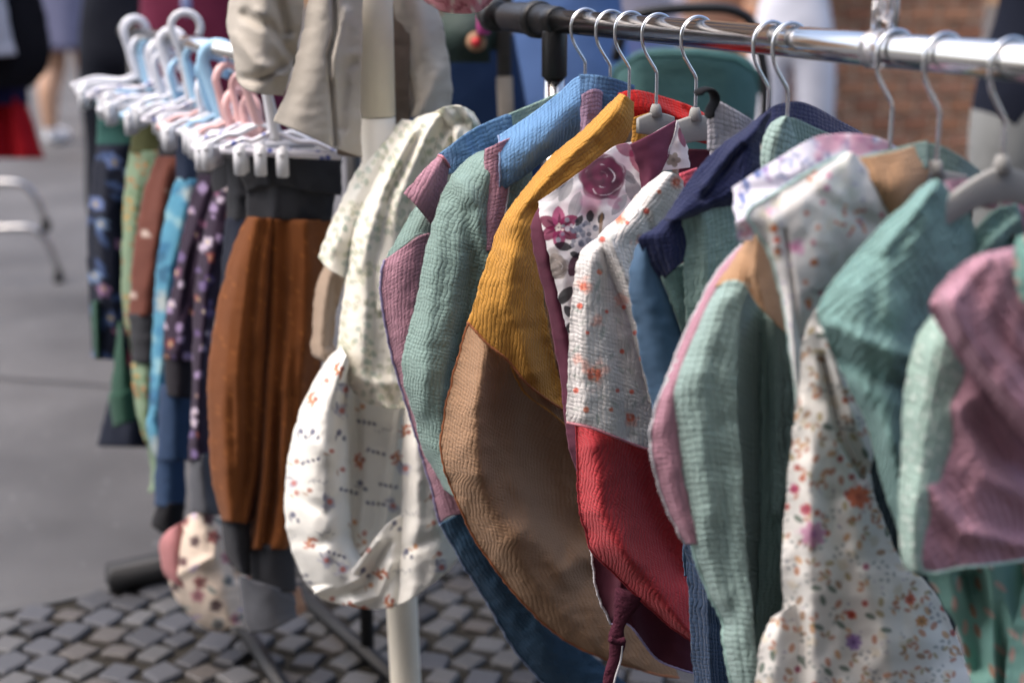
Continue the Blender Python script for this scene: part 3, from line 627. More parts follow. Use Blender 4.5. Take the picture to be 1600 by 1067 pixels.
trousers('long navy trousers at the very back, reaching down to a dark square hem', 2.66, [('leg', [(188, 330), (186, 480), (182, 580), (168, 630), (150, 697)], [(260, 330), (262, 500), (262, 600), (262, 700)], navy_j, dict(folds=[([(215, 580), (205, 700)], 14, .01)]))])
trousers('navy trousers with dim blue and pink flowers and a teal waistband', 2.58, [
    ('waistband', [(150, 150), (153, 182), (152, 228)], [(250, 150), (250, 230)], teal_j, dict(folds=[([(150, 192), (250, 196)], 8, .006)])),
    ('leg', [(152, 226), (142, 290), (136, 370), (138, 450), (144, 560)], [(235, 226), (235, 400), (212, 565)], PR, dict(paint=pA, off=.006, folds=[([(170, 240), (160, 560)], 12, .008)])),
    ('cuff', [(143, 470), (144, 510), (147, 560)], [(158, 470), (158, 562)], gteal, dict(off=.012)), ('cuff', [(188, 545), (187, 575)], [(222, 545), (222, 575)], plain('dusk_red', (.12, .03, .05), .9), dict(off=.0))])
pB = Print('#7f9479', 11)
for x, y, a, k in pB.scatter((180, 200, 320, 700), 30): pB.sprig(x, y, a, 4, 9, 3.2, ('#b5652c', '#5d7a4a', '#c08a3c', '#48683f')[k % 4], .8)
trousers('pale green trousers printed with orange leaves under an olive waistband', 2.5, [
    ('waistband', [(200, 165), (205, 200), (203, 240)], [(300, 165), (300, 240)], olive_j, {}),
    ('leg', [(203, 236), (194, 300), (190, 400), (192, 480), (205, 560), (222, 640), (236, 740), (232, 770)], [(290, 236), (270, 420), (262, 600), (250, 765)], PR, dict(paint=pB, off=.006)),
    ('cuff', [(186, 500), (172, 620), (178, 668)], [(196, 560), (222, 640), (216, 655)], gteal, dict(off=.0)), ('cuff', [(170, 616), (176, 668)], [(216, 606), (218, 655)], gteal, dict(off=.016))])
trousers('plain rust brown trousers with small pale dots and dark cuffs', 2.38, [
    ('waistband', [(248, 200), (247, 250)], [(340, 205), (340, 255)], char, {}),
    ('leg', [(246, 244), (228, 290), (215, 350), (206, 420), (201, 494)], [(330, 246), (300, 360), (262, 496)], PR, dict(off=.006, paint=(lambda P: (P.dot(228, 366, 6, '#c9b7ab'), P.dot(207, 462, 6, '#b9a59a'), P.dot(262, 300, 4, '#a58475'), P)[-1])(Print('#6a3e33', 2)), folds=[([(262, 260), (225, 490)], 8, .008)])),
    ('cuff', [(200, 490), (204, 530), (206, 566)], [(262, 492), (258, 570)], char, dict(off=.004, folds=[([(202, 532), (260, 528)], 5, .004)])),
    ('leg', [(205, 566), (212, 640), (226, 692)], [(256, 568), (250, 690)], PR, dict(paint=pB, off=-.01))])
pC = Print('#4f8aa3', 5)
for x, y, a, k in pC.scatter((220, 250, 330, 730), 26): pC.wash(x, y, pC.r.uniform(9, 17), ('#235a80', '#8fb4ba', '#2f6f93', '#a8aca6', '#1c4868')[k % 5], .75)
trousers('sky blue marbled trousers with a navy waistband', 2.3, [
    ('waistband', [(276, 212), (274, 285)], [(360, 215), (360, 290)], fabric('navy_waist', (.012, .022, .05), 'jersey'), dict(folds=[([(292, 220), (290, 290)], 7, .008)])),
    ('leg', [(276, 278), (262, 320), (246, 400), (240, 470), (238, 560), (232, 640), (228, 668), (240, 712), (252, 716)], [(345, 282), (300, 420), (268, 560), (260, 640), (262, 715)], PR, dict(paint=pC, off=.006, folds=[([(300, 290), (262, 460), (246, 640)], 8, .012)])),
    ('cuff', [(256, 618), (257, 658)], [(297, 620), (297, 660)], sky_rib, dict(off=.012)),
    ('cuff', [(243, 712), (240, 790)], [(290, 660), (290, 796)], blue_rib, dict(off=.0)), ('cuff', [(246, 786), (236, 818), (250, 832)], [(288, 786), (286, 838)], black_j, dict(off=.008))])
pD = Print('#2f2233', 8)
for x, y, a, k in pD.scatter((240, 250, 370, 760), 24):
    (pD.flower if k % 3 else pD.dot)(x, y, pD.r.uniform(4, 8.5), *((5, ('#a995b3', '#80536d', '#c3b4c6', '#8d4b45', '#5f4a78')[k % 5], '#d0c090') if k % 3 else (('#6b5a82', '#9a86a8')[k % 2],)))
trousers('plum trousers with lilac flowers and wide black cuffs, the farther of two', 2.2, [
    ('waistband', [(308, 224), (308, 282)], [(390, 228), (390, 290)], char, {}),
    ('leg', [(310, 272), (292, 330), (275, 420), (258, 500), (254, 545), (258, 562)], [(380, 276), (345, 400), (305, 564)], PR, dict(paint=pD, off=.006, folds=[([(325, 290), (290, 400), (275, 550)], 9, .01)])),
    ('cuff', [(256, 556), (258, 618)], [(304, 558), (300, 624)], purple_rib, dict(off=.004)),
    ('lining', [(250, 600), (246, 700), (244, 720)], [(300, 610), (300, 720)], blue_rib, dict(off=-.02))])
trousers('plum trousers with lilac flowers and charcoal cuffs hanging next to the rust pair', 2.1, [
    ('waistband', [(330, 228), (330, 300)], [(400, 230), (400, 306)], char, {}),
    ('leg', [(338, 290), (322, 340), (308, 420), (301, 500), (300, 600), (296, 680), (293, 722)], [(400, 296), (360, 400), (332, 520), (327, 640), (330, 712)], PR, dict(paint=pD, off=.006, folds=[([(345, 310), (318, 450), (308, 690)], 8, .012)])),
    ('cuff', [(297, 716), (296, 760), (298, 800)], [(331, 706), (345, 806)], grey_rib, dict(off=.004))])
trousers('charcoal trousers squeezed between the plum and the rust pair', 2.03, [
    ('waistband', [(352, 240), (355, 300), (352, 345)], [(420, 242), (420, 350)], char, dict(folds=[([(372, 250), (370, 340)], 8, .008), ([(352, 306), (420, 306)], 6, .006)])),
    ('leg', [(352, 340), (346, 420), (340, 520), (335, 620)], [(420, 346), (400, 460), (380, 620)], navy_j, {})])
corduroy = [([(400, 345), (372, 560), (362, 810)], 14, .014), ([(458, 350), (448, 600), (446, 850)], 12, .012), ([(478, 350), (470, 600), (462, 840)], 9, .012)]
pR = Print('#70401d', 21)
for x, y, a, k in pR.scatter((310, 330, 540, 880), 15): pR.dot(x, y, pR.r.uniform(1.2, 2.4), ('#6b3a17', '#a0622f')[k % 2], .5)
trousers('rust orange baby trousers with a folded charcoal waistband and grey cuffs, nearest', 1.955, [
    ('leg', [(386, 338), (368, 374), (347, 447), (336, 502), (325, 575), (325, 657), (331, 745), (346, 815)], [(436, 342), (430, 450), (426, 600), (423, 720), (392, 818)], PR, dict(paint=pR, off=.008, prof=(-.036, .004, .012, .008, .012, -.025), folds=corduroy, wrinkle=.004)),
    ('leg', [(404, 342), (400, 450), (400, 600), (398, 740), (386, 858)], [(520, 344), (520, 420), (512, 520), (490, 640), (474, 760), (456, 858)], PR, dict(paint=pR, off=.004, prof=(-.03, .014, .0, .014, .0, -.03), folds=corduroy, wrinkle=.004)),
    ('waistband', [(384, 266), (384, 342)], [(534, 266), (516, 346)], char, dict(off=.006, folds=[([(430, 300), (428, 345)], 7, .006)])),
    ('waistband_fold', [(352, 244), (372, 272), (386, 302)], [(534, 246), (534, 306)], char, dict(off=.014, B=[(386, 302), (410, 292), (437, 290), (480, 299), (534, 306)], folds=[([(416, 250), (420, 290)], 7, .006), ([(360, 258), (400, 292)], 6, .006)])),
    ('cuff', [(346, 811), (352, 860), (368, 892)], [(394, 815), (390, 900)], char, dict(off=.004)), ('cuff', [(386, 850), (392, 910), (396, 926)], [(457, 852), (464, 924)], char, dict(off=.006)),
    ('cuff_fold', [(374, 900), (380, 960), (388, 990)], [(460, 926), (464, 964)], grey_rib, dict(off=.012, B=[(388, 990), (424, 984), (464, 964)]))])
# flowered cream bag hanging low behind the cuffs
pS = Print('#d8c6b4', 31)
for x, y, a, k in pS.scatter((240, 790, 480, 1000), 30):
    (pS.flower(x, y, pS.r.uniform(7, 12), 5, ('#7a2430', '#5b2f3c', '#5f6a6e', '#b06a78', '#3d2030')[k % 5], '#3a2020') if k % 3 else pS.leaf(x, y, 10, 4, a, ('#6d7a78', '#b9a7c0')[k % 2]))
t = thing('bundled_romper', 'cream flowered romper bundled low at the foot of the trouser rack', 'romper', at(330, 900, 2.15))
panel(t, 'body', yplane(2.12), [(290, 808), (268, 850), (262, 900), (282, 945), (318, 980), (345, 988)], [(345, 808), (372, 850), (388, 900), (396, 950), (388, 984)], T=[(290, 808), (315, 798), (345, 808)], B=[(345, 988), (366, 978), (388, 984)], mat=fabric('jersey_print2', None, 'jersey'), paint=pS, prof=(-.09, -.01, .02, .0, -.04), folds=[([(345, 810), (335, 870), (270, 900)], 8, .012), ([(352, 820), (365, 900)], 8, -.02)], wrinkle=.01)
panel(t, 'side', yplane(2.16), [(262, 828), (249, 850), (252, 885), (262, 905)], [(285, 815), (288, 860), (290, 920)], mat=fabric('dusty_rose', (.40, .17, .17), 'jersey'), prof=(-.04, .0, 0))
panel(t, 'back_panel', yplane(2.2), [(380, 860), (400, 960), (420, 985)], [(470, 920), (480, 955)], mat=fabric('dusty_sand', (.42, .27, .2), 'jersey'), prof=(0, 0))

# ================================================================== CREAM STAND WITH JACKET AND BABY WRAPS
cream = plain('stand_cream', (.74, .69, .58), .45, var=.02); Yp = 1.86
p0, p1 = at(583, -10, Yp), at(590, 181, Yp); p2 = at(590, 183, Yp); gz = at(634, 1067, Yp)
t = thing('garment_stand', 'round cream pole of a garment stand behind the leaf wrap', 'garment stand', (gz[0], gz[1] , 0))
ext = p0 + (p0 - p1) * 1.3; m = MB(); m.tube([ext, p1], [.0265, .0235], 24); m.build('upper_pole', cream, t)
foot = p2 + (gz - p2) * ((p2[2]) / (p2[2] - gz[2])); m = MB(); m.tube([p2 - (0, 0, .0004), gz, foot], [.0232, .0222, .0222], 24); m.build('lower_pole', cream, t)
m = MB(); m.tube([(foot[0], foot[1], .0), (foot[0], foot[1], .012), (foot[0], foot[1], .02)], [.15, .148, .05], 32); m.build('base', cream, t)
m = MB(); m.tube([ext + (-.17, .0, -.04), ext + (-.08, 0, .0), ext + (.08, 0, 0), ext + (.17, 0, -.04)], .016, 12); m.build('shoulder_bar', cream, t)
m = MB(); c1 = at(640, 235, 1.84); c2 = at(742, 192, 1.76); m.tube([c1, c2 + (c2 - c1) * -.05], .014, 12); m.build('side_arm', cream, t)
greige = fabric('greige_wool', (.46, .42, .36), 'jersey'); lining = fabric('greige_lining_shade', (.16, .125, .10), 'jersey')
t = thing('child_jacket', 'greige child jacket hanging open on the cream pole', 'jacket', at(540, 60, 1.82))
panel(t, 'sleeve', yplane(1.84), [(368, -40), (357, 0), (355, 44), (363, 85), (368, 122)], [(480, -40), (474, 10), (468, 60), (458, 100), (444, 150)], B=[(368, 122), (380, 138), (405, 147), (444, 150)], mat=greige, prof=(-.06, .0, .025, .01, -.03), folds=[([(384, 24), (420, 42), (456, 84)], 10, -.022), ([(366, 60), (400, 100), (440, 116)], 11, .016), ([(372, 122), (410, 124), (456, 96)], 6, -.018), ([(430, -20), (448, 50)], 9, -.02), ([(400, 20), (430, 60), (452, 100)], 8, .012)], wrinkle=.006)
panel(t, 'front_panel', yplane(1.80), [(492, -40), (482, 0), (468, 70), (448, 140), (427, 190)], [(568, -40), (566, 60), (563, 160), (566, 247)], B=[(427, 190), (475, 210), (524, 232), (566, 247)], mat=greige, prof=(-.02, .004, .006, -.004, -.015), folds=[([(521, -20), (524, 50), (514, 90), (524, 228)], 4, -.012), ([(541, 20), (528, 70), (520, 120)], 8, .008), ([(552, 100), (538, 112), (534, 200)], 9, -.006)], wrinkle=.003)
panel(t, 'lining', yplane(1.9), [(520, -30), (524, 215), (532, 244)], [(640, -30), (640, 250)], mat=lining, prof=(0, 0, 0))  # lining coloured dark to carry its own shade and the pole's
panel(t, 'front_panel', yplane(1.90), [(596, -40), (606, 60), (614, 120), (617, 186)], [(668, -40), (686, 20), (698, 70), (706, 120), (705, 178)], mat=greige, prof=(-.01, .0, .012, .0, -.04), folds=[([(618, 96), (642, 130), (646, 160), (636, 186)], 8, -.014), ([(690, 110), (670, 150), (650, 186)], 10, .008), ([(640, 0), (650, 110)], 12, -.006)], wrinkle=.005)
t = None
pk = Print('#d08a92', 41)
for x, y, a, k in pk.scatter((640, -60, 790, 30), 13): pk.leaf(x, y, 8, 3, a, ('#e8cfc8', '#9c4a58', '#c46a7a')[k % 3])
bon = panel(None, 'floral_bonnet', yplane(1.74), [(652, -60), (655, -10), (668, 6)], [(785, -60), (776, -10), (764, 8)], B=[(668, 6), (690, 18), (716, 22), (745, 20), (764, 8)], mat=fabric('bonnet_print', None, 'linen'), paint=pk, prof=(-.06, .01, .02, .01, -.06), vprof=(.02, .01, -.03), wrinkle=.005)
tag(bon, 'pink flowered bonnet hanging over the jacket at the top edge', 'bonnet')

# leaf wrap
pL = Print('#eee9da', 51)
for x, y, a, k in pL.scatter((480, 150, 770, 660), 33):
    if k % 4 == 0: pL.wash(x, y, 12, '#d9d2b0', .35)
    a = a * .25 + 1.2
    pL.leaf(x, y, 17, .9, a, '#a9ab8c', .7); pL.sprig(x, y, a, 5 if k % 2 else 4, 11, 4.2, ('#8fa48d', '#a5ac84', '#7d9a86', '#b3b590', '#99a58c')[k % 5], .5)
leafm = fabric('leaf_wrap_print', None, 'linen')
t = thing('leaf_wrap', 'cream baby wrap printed with green leaf sprigs, draped over the stand', 'baby wrap', at(620, 250, 1.8))
panel(t, 'inner_strand', yplane(1.82), [(628, 186), (590, 222), (556, 268), (526, 330), (506, 375), (498, 403)], [(680, 196), (620, 290), (580, 350), (556, 400), (548, 440)], B=[(498, 403), (512, 420), (530, 430), (548, 440)], mat=leafm, paint=pL, prof=(-.04, .0, .008, -.012), folds=[([(600, 230), (550, 310), (520, 390)], 9, .007)], wrinkle=.004, step=2.6)
panel(t, 'outer_strand', yplane(1.77), [(690, 172), (642, 190), (600, 250), (572, 310), (556, 345), (546, 400), (536, 470), (528, 550), (534, 585), (552, 612), (575, 632)], [(742, 190), (722, 240), (700, 300), (680, 380), (668, 470), (660, 560), (658, 640)], T=[(690, 172), (712, 169), (742, 190)], B=[(575, 632), (610, 638), (658, 640)], mat=leafm, paint=pL, prof=(-.045, .002, .016, .006, .014, .0, -.03), folds=[([(668, 190), (612, 300), (585, 420), (580, 620)], 8, -.011), ([(700, 195), (645, 320), (625, 460), (620, 630)], 8, -.009), ([(640, 205), (590, 310), (560, 420)], 9, .009), ([(670, 200), (625, 320), (600, 480)], 9, .008), ([(545, 590), (600, 600), (650, 596)], 11, .008)], wrinkle=.004, step=2.6)
panel(t, 'shoulder_roll', yplane(1.76), [(676, 176), (690, 190), (702, 215), (706, 250)], [(740, 176), (752, 200), (742, 230), (725, 262)], T=[(676, 176), (700, 166), (724, 167), (740, 176)], mat=leafm, paint=pL, off=.012, prof=(-.03, .01, .006, .01, -.04), folds=[([(706, 200), (716, 188), (730, 192), (738, 212)], 7, -.014), ([(690, 180), (700, 230)], 6, .008)], wrinkle=.005, step=2.6)
sc_ = panel(None, 'beige_scarf', yplane(1.87), [(512, 400), (496, 440), (488, 500), (486, 548), (494, 560)], [(545, 420), (530, 470), (522, 520), (526, 556)], B=[(494, 560), (510, 566), (526, 556)], mat=fabric('beige_jersey', (.42, .32, .24), 'jersey'), prof=(-.03, .004, .006, -.01), folds=[([(524, 440), (514, 540)], 6, -.01)], wrinkle=.003)
tag(sc_, 'plain beige scarf end showing behind the leaf wrap', 'scarf')
# loop scarf
pW = Print('#efece3', 61)
for x, y, a, k in pW.scatter((430, 530, 730, 970), 36, .46):
    z = pW.r.integers(0, 6)
    if z == 0:
        for q in range(5): pW.leaf(x + 9 * math.cos(a + q * .5), y + 9 * math.sin(a + q * .5), 8, 2.2, a + q * .9, ('#cc7a4f', '#c25d3c', '#d99a6a')[q % 3], .85)
        pW.dot(x, y, 4, '#a0523a')
    elif z == 1:
        pW.wash(x, y, 13, '#9a9bb2', .75); pW.dot(x + 2, y, 4.5, '#c2604a', .75); pW.leaf(x - 6, y - 8, 7, 2.5, a, '#7d7f96', .7)
    elif z == 2:
        for q in range(4): pW.ell(x + q * 8 - 12, y + q * 3 * math.sin(a) - 3, 3.4, 2.6, a + q, ('#363b5e', '#4a4d70', '#3e3e48')[q % 3], .9)
    elif z == 3: pW.ell(x, y, 5, 4, a, '#333a66', .85); pW.ell(x + 8, y + 9, 4, 3, a, '#333a5a', .8); pW.leaf(x - 4, y + 6, 7, 1.6, a, '#6a6d80', .7)
    elif z == 4:
        for q in range(6): pW.leaf(x + q * 5 - 15, y + pW.r.uniform(-4, 4), 5, 1.2, pW.r.uniform(0, 3), '#8a8c92', .55)
    else: pW.dot(x, y, 4.2, ('#d08a4a', '#b9604a', '#a35a3a')[k % 3], .8); pW.leaf(x - 8, y + 5, 6, 2, -a, '#c9a98a', .7)
whm = fabric('loop_print', None, 'linen')
t = thing('loop_scarf', 'white loop scarf with scattered rust and navy flowers below the leaf wrap', 'scarf', at(580, 750, 1.8))
panel(t, 'inner_fold', yplane(1.83), [(520, 560), (520, 700), (530, 860)], [(660, 600), (650, 740), (640, 880)], mat=whm, paint=pW, off=0., prof=(.0, .0, -.004, .0, 0), folds=[([(556, 580), (560, 740), (548, 860)], 8, -.015), ([(627, 640), (600, 830), (560, 870)], 8, .012)], wrinkle=.004, step=2.6)
panel(t, 'outer_fold', yplane(1.75), [(532, 540), (505, 570), (482, 610), (464, 655), (450, 720), (444, 790), (455, 855), (478, 908), (496, 930)], [(548, 570), (543, 640), (546, 720), (548, 797), (552, 845), (572, 878), (585, 890)], B=[(496, 930), (540, 915), (585, 890)], mat=whm, paint=pW, prof=(-.08, .002, .036, .022, -.07), folds=[([(470, 780), (510, 800), (545, 770)], 10, -.007), ([(455, 840), (500, 850), (548, 835)], 10, -.008), ([(490, 690), (520, 720), (545, 690)], 12, .007), ([(500, 600), (520, 650)], 10, -.006)], wrinkle=.005, step=2.6)
panel(t, 'outer_fold', yplane(1.72), [(630, 610), (628, 700), (626, 797), (612, 880), (606, 951)], [(690, 600), (700, 720), (708, 800), (716, 865), (706, 888)], B=[(606, 951), (648, 932), (706, 888)], mat=whm, paint=pW, prof=(-.05, .012, .014, .004, -.04), folds=[([(640, 700), (690, 760)], 14, .005), ([(630, 860), (680, 840)], 10, -.006)], wrinkle=.004, step=2.6)
panel(t, 'bottom_fold', yplane(1.745), [(486, 916), (500, 934), (530, 944)], [(640, 796), (654, 870), (640, 940)], T=[(486, 916), (530, 906), (566, 868), (600, 824), (640, 796)], B=[(530, 944), (585, 952), (640, 940)], mat=whm, paint=pW, prof=(-.03, .01, .0, .012, -.02), folds=[([(492, 925), (545, 905), (590, 845)], 8, .014), ([(510, 938), (570, 915), (606, 850)], 6, -.012), ([(540, 946), (590, 930), (612, 880)], 7, .010)], wrinkle=.004, step=2.6)

# ================================================================== CLOTHES RAIL
TS = [.061, .125, .171, .233, .315, .447, .479, .629, .688, .761, .85]
t = thing('clothes_rail', 'chrome tube clothes rail with black plastic corner joint and round end cap', 'clothes rail', (RL[0], RL[1], 0))
bp_ = plain('black_abs', (.007, .007, .0075), .42, bump=.0004, scale=300)
A = lambda s: RL + RD * s
RR_ = .0142
m = MB(); m.tube([A(-.03), A(1.25)], RR_, 40); m.build('rail', chrome, t)
m = MB(); m.tube([A(-.228), A(-.222), A(-.204), A(-.198)], [.017, .0215, .0215, .0185], 28); m.build('end_cap', bp_, t)
m = MB(); m.tube([A(-.2), A(-.15)], .0128, 28); m.build('rail_end', chrome, t)
m = MB(); m.tube([A(-.172), A(-.166), A(-.09), A(-.084)], [.0165, .0185, .0205, .0205], 28); m.build('locking_collar', bp_, t)
m = MB(); m.tube([A(-.0842), A(-.080), A(-.068), A(-.064)], [.0225, .0235, .0235, .0205], 28); m.build('ring', bp_, t)
JX = -.024
m = MB(); m.tube([A(-.0642), A(-.014), A(-.012)], [.0195, .0178, .0165], 32); m.build('corner_joint', bp_, t)
Jp = A(JX); m = MB(); m.tube([Jp - (0, 0, .012), Jp - (0, 0, .014), Jp - (0, 0, .066), Jp - (0, 0, .068)], [.015, .0158, .0158, .0148], 28); m.build('joint_socket', bp_, t)
m = MB(); m.tube([Jp - (0, 0, .066), (Jp[0], Jp[1], .06)], .0128, 28); m.build('upright', chrome, t)
m = MB(); E_ = A(1.2); m.tube([E_, (E_[0], E_[1], .06)], .0128, 28); m.build('upright', chrome, t)
for q in (Jp, E_):
    m = MB(); a_ = np.array([q[0], q[1], .05]); m.box(a_, (.5, .03, .03), Matrix.Rotation(math.atan2(PERP[1], PERP[0]), 3, 'Z'), .004); m.build('base_bar', bp_, t)
    for s in (-.24, .24):
        c = a_ + PERP * s - (0, 0, .026); m = MB(); m.tube([c + RD * -.009, c + RD * .009], .024, 16); m.build('castor', bp_, t)
m = MB(); b_ = A(.60) - (0, 0, .0); 
# clear plastic clip riding on the rail, reaching up
def clear_mat():
    m_, nt, b, N = new_mat('clear_plastic'); b.inputs['Base Color'].default_value = (.95, .94, .96, 1); b.inputs['Transmission Weight'].default_value = .92; b.inputs['Roughness'].default_value = .06; b.inputs['IOR'].default_value = 1.35; return m_
clr = clear_mat()
c0 = A(.612); t = thing('rail_clip', 'clear plastic sign clip snapped over the chrome rail', 'clip', c0)
V = []; ring = []
n_ = 26
for (s) in (-.0115, .0115):
    for rr in (RR_ + .0006, RR_ + .0030):
        for i in range(n_):
            a = math.radians(-62) + (math.radians(305)) * i / (n_ - 1) * .83
            V.append(c0 + RD * s + PERP * (-math.cos(a) * rr) + np.array([0, 0, math.sin(a) * rr]))
Fc = []
for i in range(n_ - 1):
    a, b, c, d = i, n_ + i, 2 * n_ + i, 3 * n_ + i
    Fc += [(a, a + 1, c + 1, c), (b, d, d + 1, b + 1), (a, b, b + 1, a + 1), (c, c + 1, d + 1, d)]
Fc += [(0, 2 * n_, 3 * n_, n_), (n_ - 1, 2 * n_ - 1, 4 * n_ - 1, 3 * n_ - 1)]
mesh_obj('ring', V, Fc, clr, t)
m = MB(); Rz = Matrix(((PERP[0], RD[0], 0), (PERP[1], RD[1], 0), (0, 0, 1)))
for s in (-.0105, .0105): m.box(c0 + RD * s + (0, 0, .046), (.010, .0035, .062), Rz, .001)
for z in (.026, .046, .068): m.box(c0 + (0, 0, z), (.006, .0176, .006), Rz, .0008)
m.build('frame', clr, t)
m = MB(); m.box(c0 + PERP * -.006 + (0, 0, .04), (.0022, .0174, .03), Rz, .0008); m.build('latch', clr, t)

# ---- hangers: chrome hook, grey flocked arm
wire = plain('hook_wire', (.72, .73, .75), .16, 1., var=.01); flock = plain('grey_flock', (.33, .325, .31), .9, bump=.0004, scale=900, var=.05)
def hanger(label, tt, drop=1., half=.14, left=None, ldrop=None, neck=.088, yaw=0., tw=0.):
    c = A(tt); h = thing('hanger', label, 'hanger', c, 'hangers on the chrome rail')
    ca_, sa_ = math.cos(yaw), math.sin(yaw); sx = PERP * ca_ + RD * sa_
    P = lambda s, z, o=0.: c + sx * s + RD * o + np.array([0, 0, z])
    pts = [P(.0185, -.012), P(.0190, -.004)]
    for a in np.linspace(0, math.pi * 1.02, 16)[1:]: pts.append(P(.019 * math.cos(a), -.0025 + .0192 * math.sin(a)))
    pts += [P(-.0185, -.012), P(-.0150, -.022), P(-.007, -.034), P(-.0015, -.042), P(0, -.050), P(tw, -neck - .004)]
    m = MB(); m.tube(catmull(pts, 60), .0019, 10); m.build('hook', wire, h)
    S_ = np.linspace(-(left or half), half, 41); up, lo = [], []
    for s in S_:
        a = abs(s); z = -neck - (ldrop if ldrop and s < 0 else drop) * (.09 * a + 2.3 * a * a) - .002; th = .027 * (1 - .4 * min(1, a / half))
        up.append((s, z)); lo.append((s, z - th))
    V, Fc = [], []
    for (o, ins) in ((-.0032, .0018), (-.0032 + .0012, 0), (.0020, 0), (.0032, .0018)):
        for i in range(41): V.append(P(up[i][0], up[i][1] - ins, o))
        for i in range(41): V.append(P(lo[i][0], lo[i][1] + ins, o))
    for k in range(3):
        b0, b1 = k * 82, (k + 1) * 82
        for i in range(40): Fc += [(b0 + i, b1 + i, b1 + i + 1, b0 + i + 1), (b0 + 41 + i, b0 + 42 + i, b1 + 42 + i, b1 + 41 + i)]
        Fc += [(b0, b0 + 41, b1 + 41, b1), (b0 + 40, b1 + 40, b1 + 81, b0 + 81)]
    for b0, fl in ((0, 1), (246, 0)):
        for i in range(40): q = (b0 + i, b0 + i + 1, b0 + 42 + i, b0 + 41 + i); Fc.append(q if fl else q[::-1])
    mesh_obj('arm', V, Fc, flock, h)
    m = MB(); m.tube([P(tw * .9, -neck - .007), P(tw * .9, -neck + .002), P(tw, -neck + .006)], [.0075, .0058, .0042], 12); m.build('neck', flock, h)
    return h
hanger('chrome hook hanger nearest the black corner joint, its arm lost in pale blue muslin', TS[0], neck=.10, half=.018, drop=3)
hanger('chrome hook hanger rising out of the lilac and blue fold, second from the joint', TS[1], neck=.106, half=.016, drop=3)
hanger('chrome hook hanger entering the red muslin, third from the joint', TS[2], neck=.1, half=.018, drop=3)
hanger('hanger whose small grey neck shows between mustard cloth and burgundy point', TS[3], neck=.084, half=.022, drop=2)
hanger('grey flocked hanger with its arm bare above the burgundy cloth', TS[4], neck=.080, drop=.55, half=.12, left=.06, ldrop=1.7)
hanger('thin dark chrome hook hanger just left of the one in the navy hood', TS[5], neck=.10, half=.03)
hanger('chrome hook hanger sunk in the sage lining of the navy hood', TS[6], neck=.088, half=.03)
hanger('chrome hook hanger at the clear rail clip, over the blue flowered cloth', TS[7], neck=.088, half=.03)
hanger('chrome hook hanger beside the tan shoulder patch, right of the clear clip', TS[8], neck=.088, half=.03)
hanger('large grey flocked hanger with blurred chrome hook over the sage muslin, nearest', TS[9], neck=.075, drop=2.1, half=.085)

# ================================================================== MUSLIN CLOTHS ON THE HANGERS
def mus(name, col, rot=0., **k): return fabric(name, col, 'muslin', rot, **k)
sky_b = mus('muslin_sky', (.150, .30, .52)); mint = mus('muslin_mint', (.36, .52, .44)); pinkm = mus('muslin_pink', (.43, .225, .28)); sage = mus('muslin_sage', (.225, .325, .29)); sage_lt = mus('muslin_sage_light', (.30, .415, .38), period=.006, amp=.0016)
navyd = mus('muslin_petrol', (.035, .085, .15)); mustard = mus('muslin_mustard', (.54, .265, .05), rot=8); red = mus('muslin_red', (.47, .012, .010)); tan = mus('muslin_tan', (.36, .215, .125), rot=14, amp=.0009)
lilac = mus('muslin_lilac', (.46, .29, .40)); coral = mus('muslin_coral', (.50, .045, .055), rot=35); navy = mus('muslin_navy', (.014, .019, .062)); denim = fabric('denim_jersey', (.060, .115, .19), 'jersey'); burg = fabric('burgundy_jersey', (.115, .028, .052), 'linen'); burg_d = fabric('burgundy_dark', (.085, .02, .035), 'linen')
camel = mus('muslin_camel', (.46, .27, .15)); greyl = mus('muslin_grey_lilac', (.47, .45, .50)); seag = mus('muslin_sea', (.195, .34, .315), rot=35, period=.0066, amp=.0019); pinkd = mus('muslin_rose', (.48, .26, .325), rot=-25, period=.0066, amp=.0019); palem = mus('muslin_pale_mint', (.36, .52, .48))
th_ = lambda n, c: plain('thread_' + n, c, .7)
th_blue, th_rust, th_white, th_pink, th_mint, th_lil, th_red = th_('blue', (.20, .27, .42)), th_('rust', (.32, .11, .04)), th_('white', (.6, .58, .6)), th_('pink', (.55, .2, .24)), th_('mint', (.42, .62, .56)), th_('lilac', (.3, .26, .42)), th_('red', (.3, .02, .03))
def g(i, o=0.): return gplane(TS[i] + o)
def cloth(name, label, cat, i, x, y, o=0.):
    P0, n = g(i, o); return thing(name, label, cat, unproj(np.array([x, y], float), P0, n), 'muslin cloths hung on the chrome rail')

# A pale blue, pink and petrol cloth at the back
t = cloth('muslin_cloth', 'patchwork muslin cloth of pale blue, dusty pink and petrol blue nearest the corner joint', 'cloth', 0, 720, 260)
p0 = g(0, .01)
panel(t, 'collar', p0, [(684, 242), (690, 258), (698, 274)], [(800, 180), (806, 240)], T=[(684, 242), (735, 205), (785, 181), (800, 180)], mat=sky_b, off=.012, prof=(-.012, .004, .0, .004), folds=[([(735, 206), (742, 236)], 5, -.005)])
panel(t, 'shoulder_patch', p0, [(782, 184), (775, 235)], [(885, 140), (880, 225)], mat=mint, off=.009, prof=(0, 0, 0))
panel(t, 'corner_flap', p0, [(684, 243), (662, 266), (631, 302)], [(703, 262), (697, 300), (680, 358)], T=[(684, 243), (692, 246), (703, 262)], B=[(631, 302), (650, 322), (680, 358)], mat=pinkm, off=.016, prof=(-.006, .004, .0, -.006), vprof=(0, .004, 0), pipe=(('T', th_pink, .0016),))
panel(t, 'side_panel', p0, [(652, 318), (625, 362), (601, 407)], [(700, 330), (692, 380), (690, 420)], B=[(601, 407), (630, 384), (662, 366), (690, 372)], mat=sage, off=.002, prof=(-.02, 0, 0), pipe=(('B', sage, .0011),))
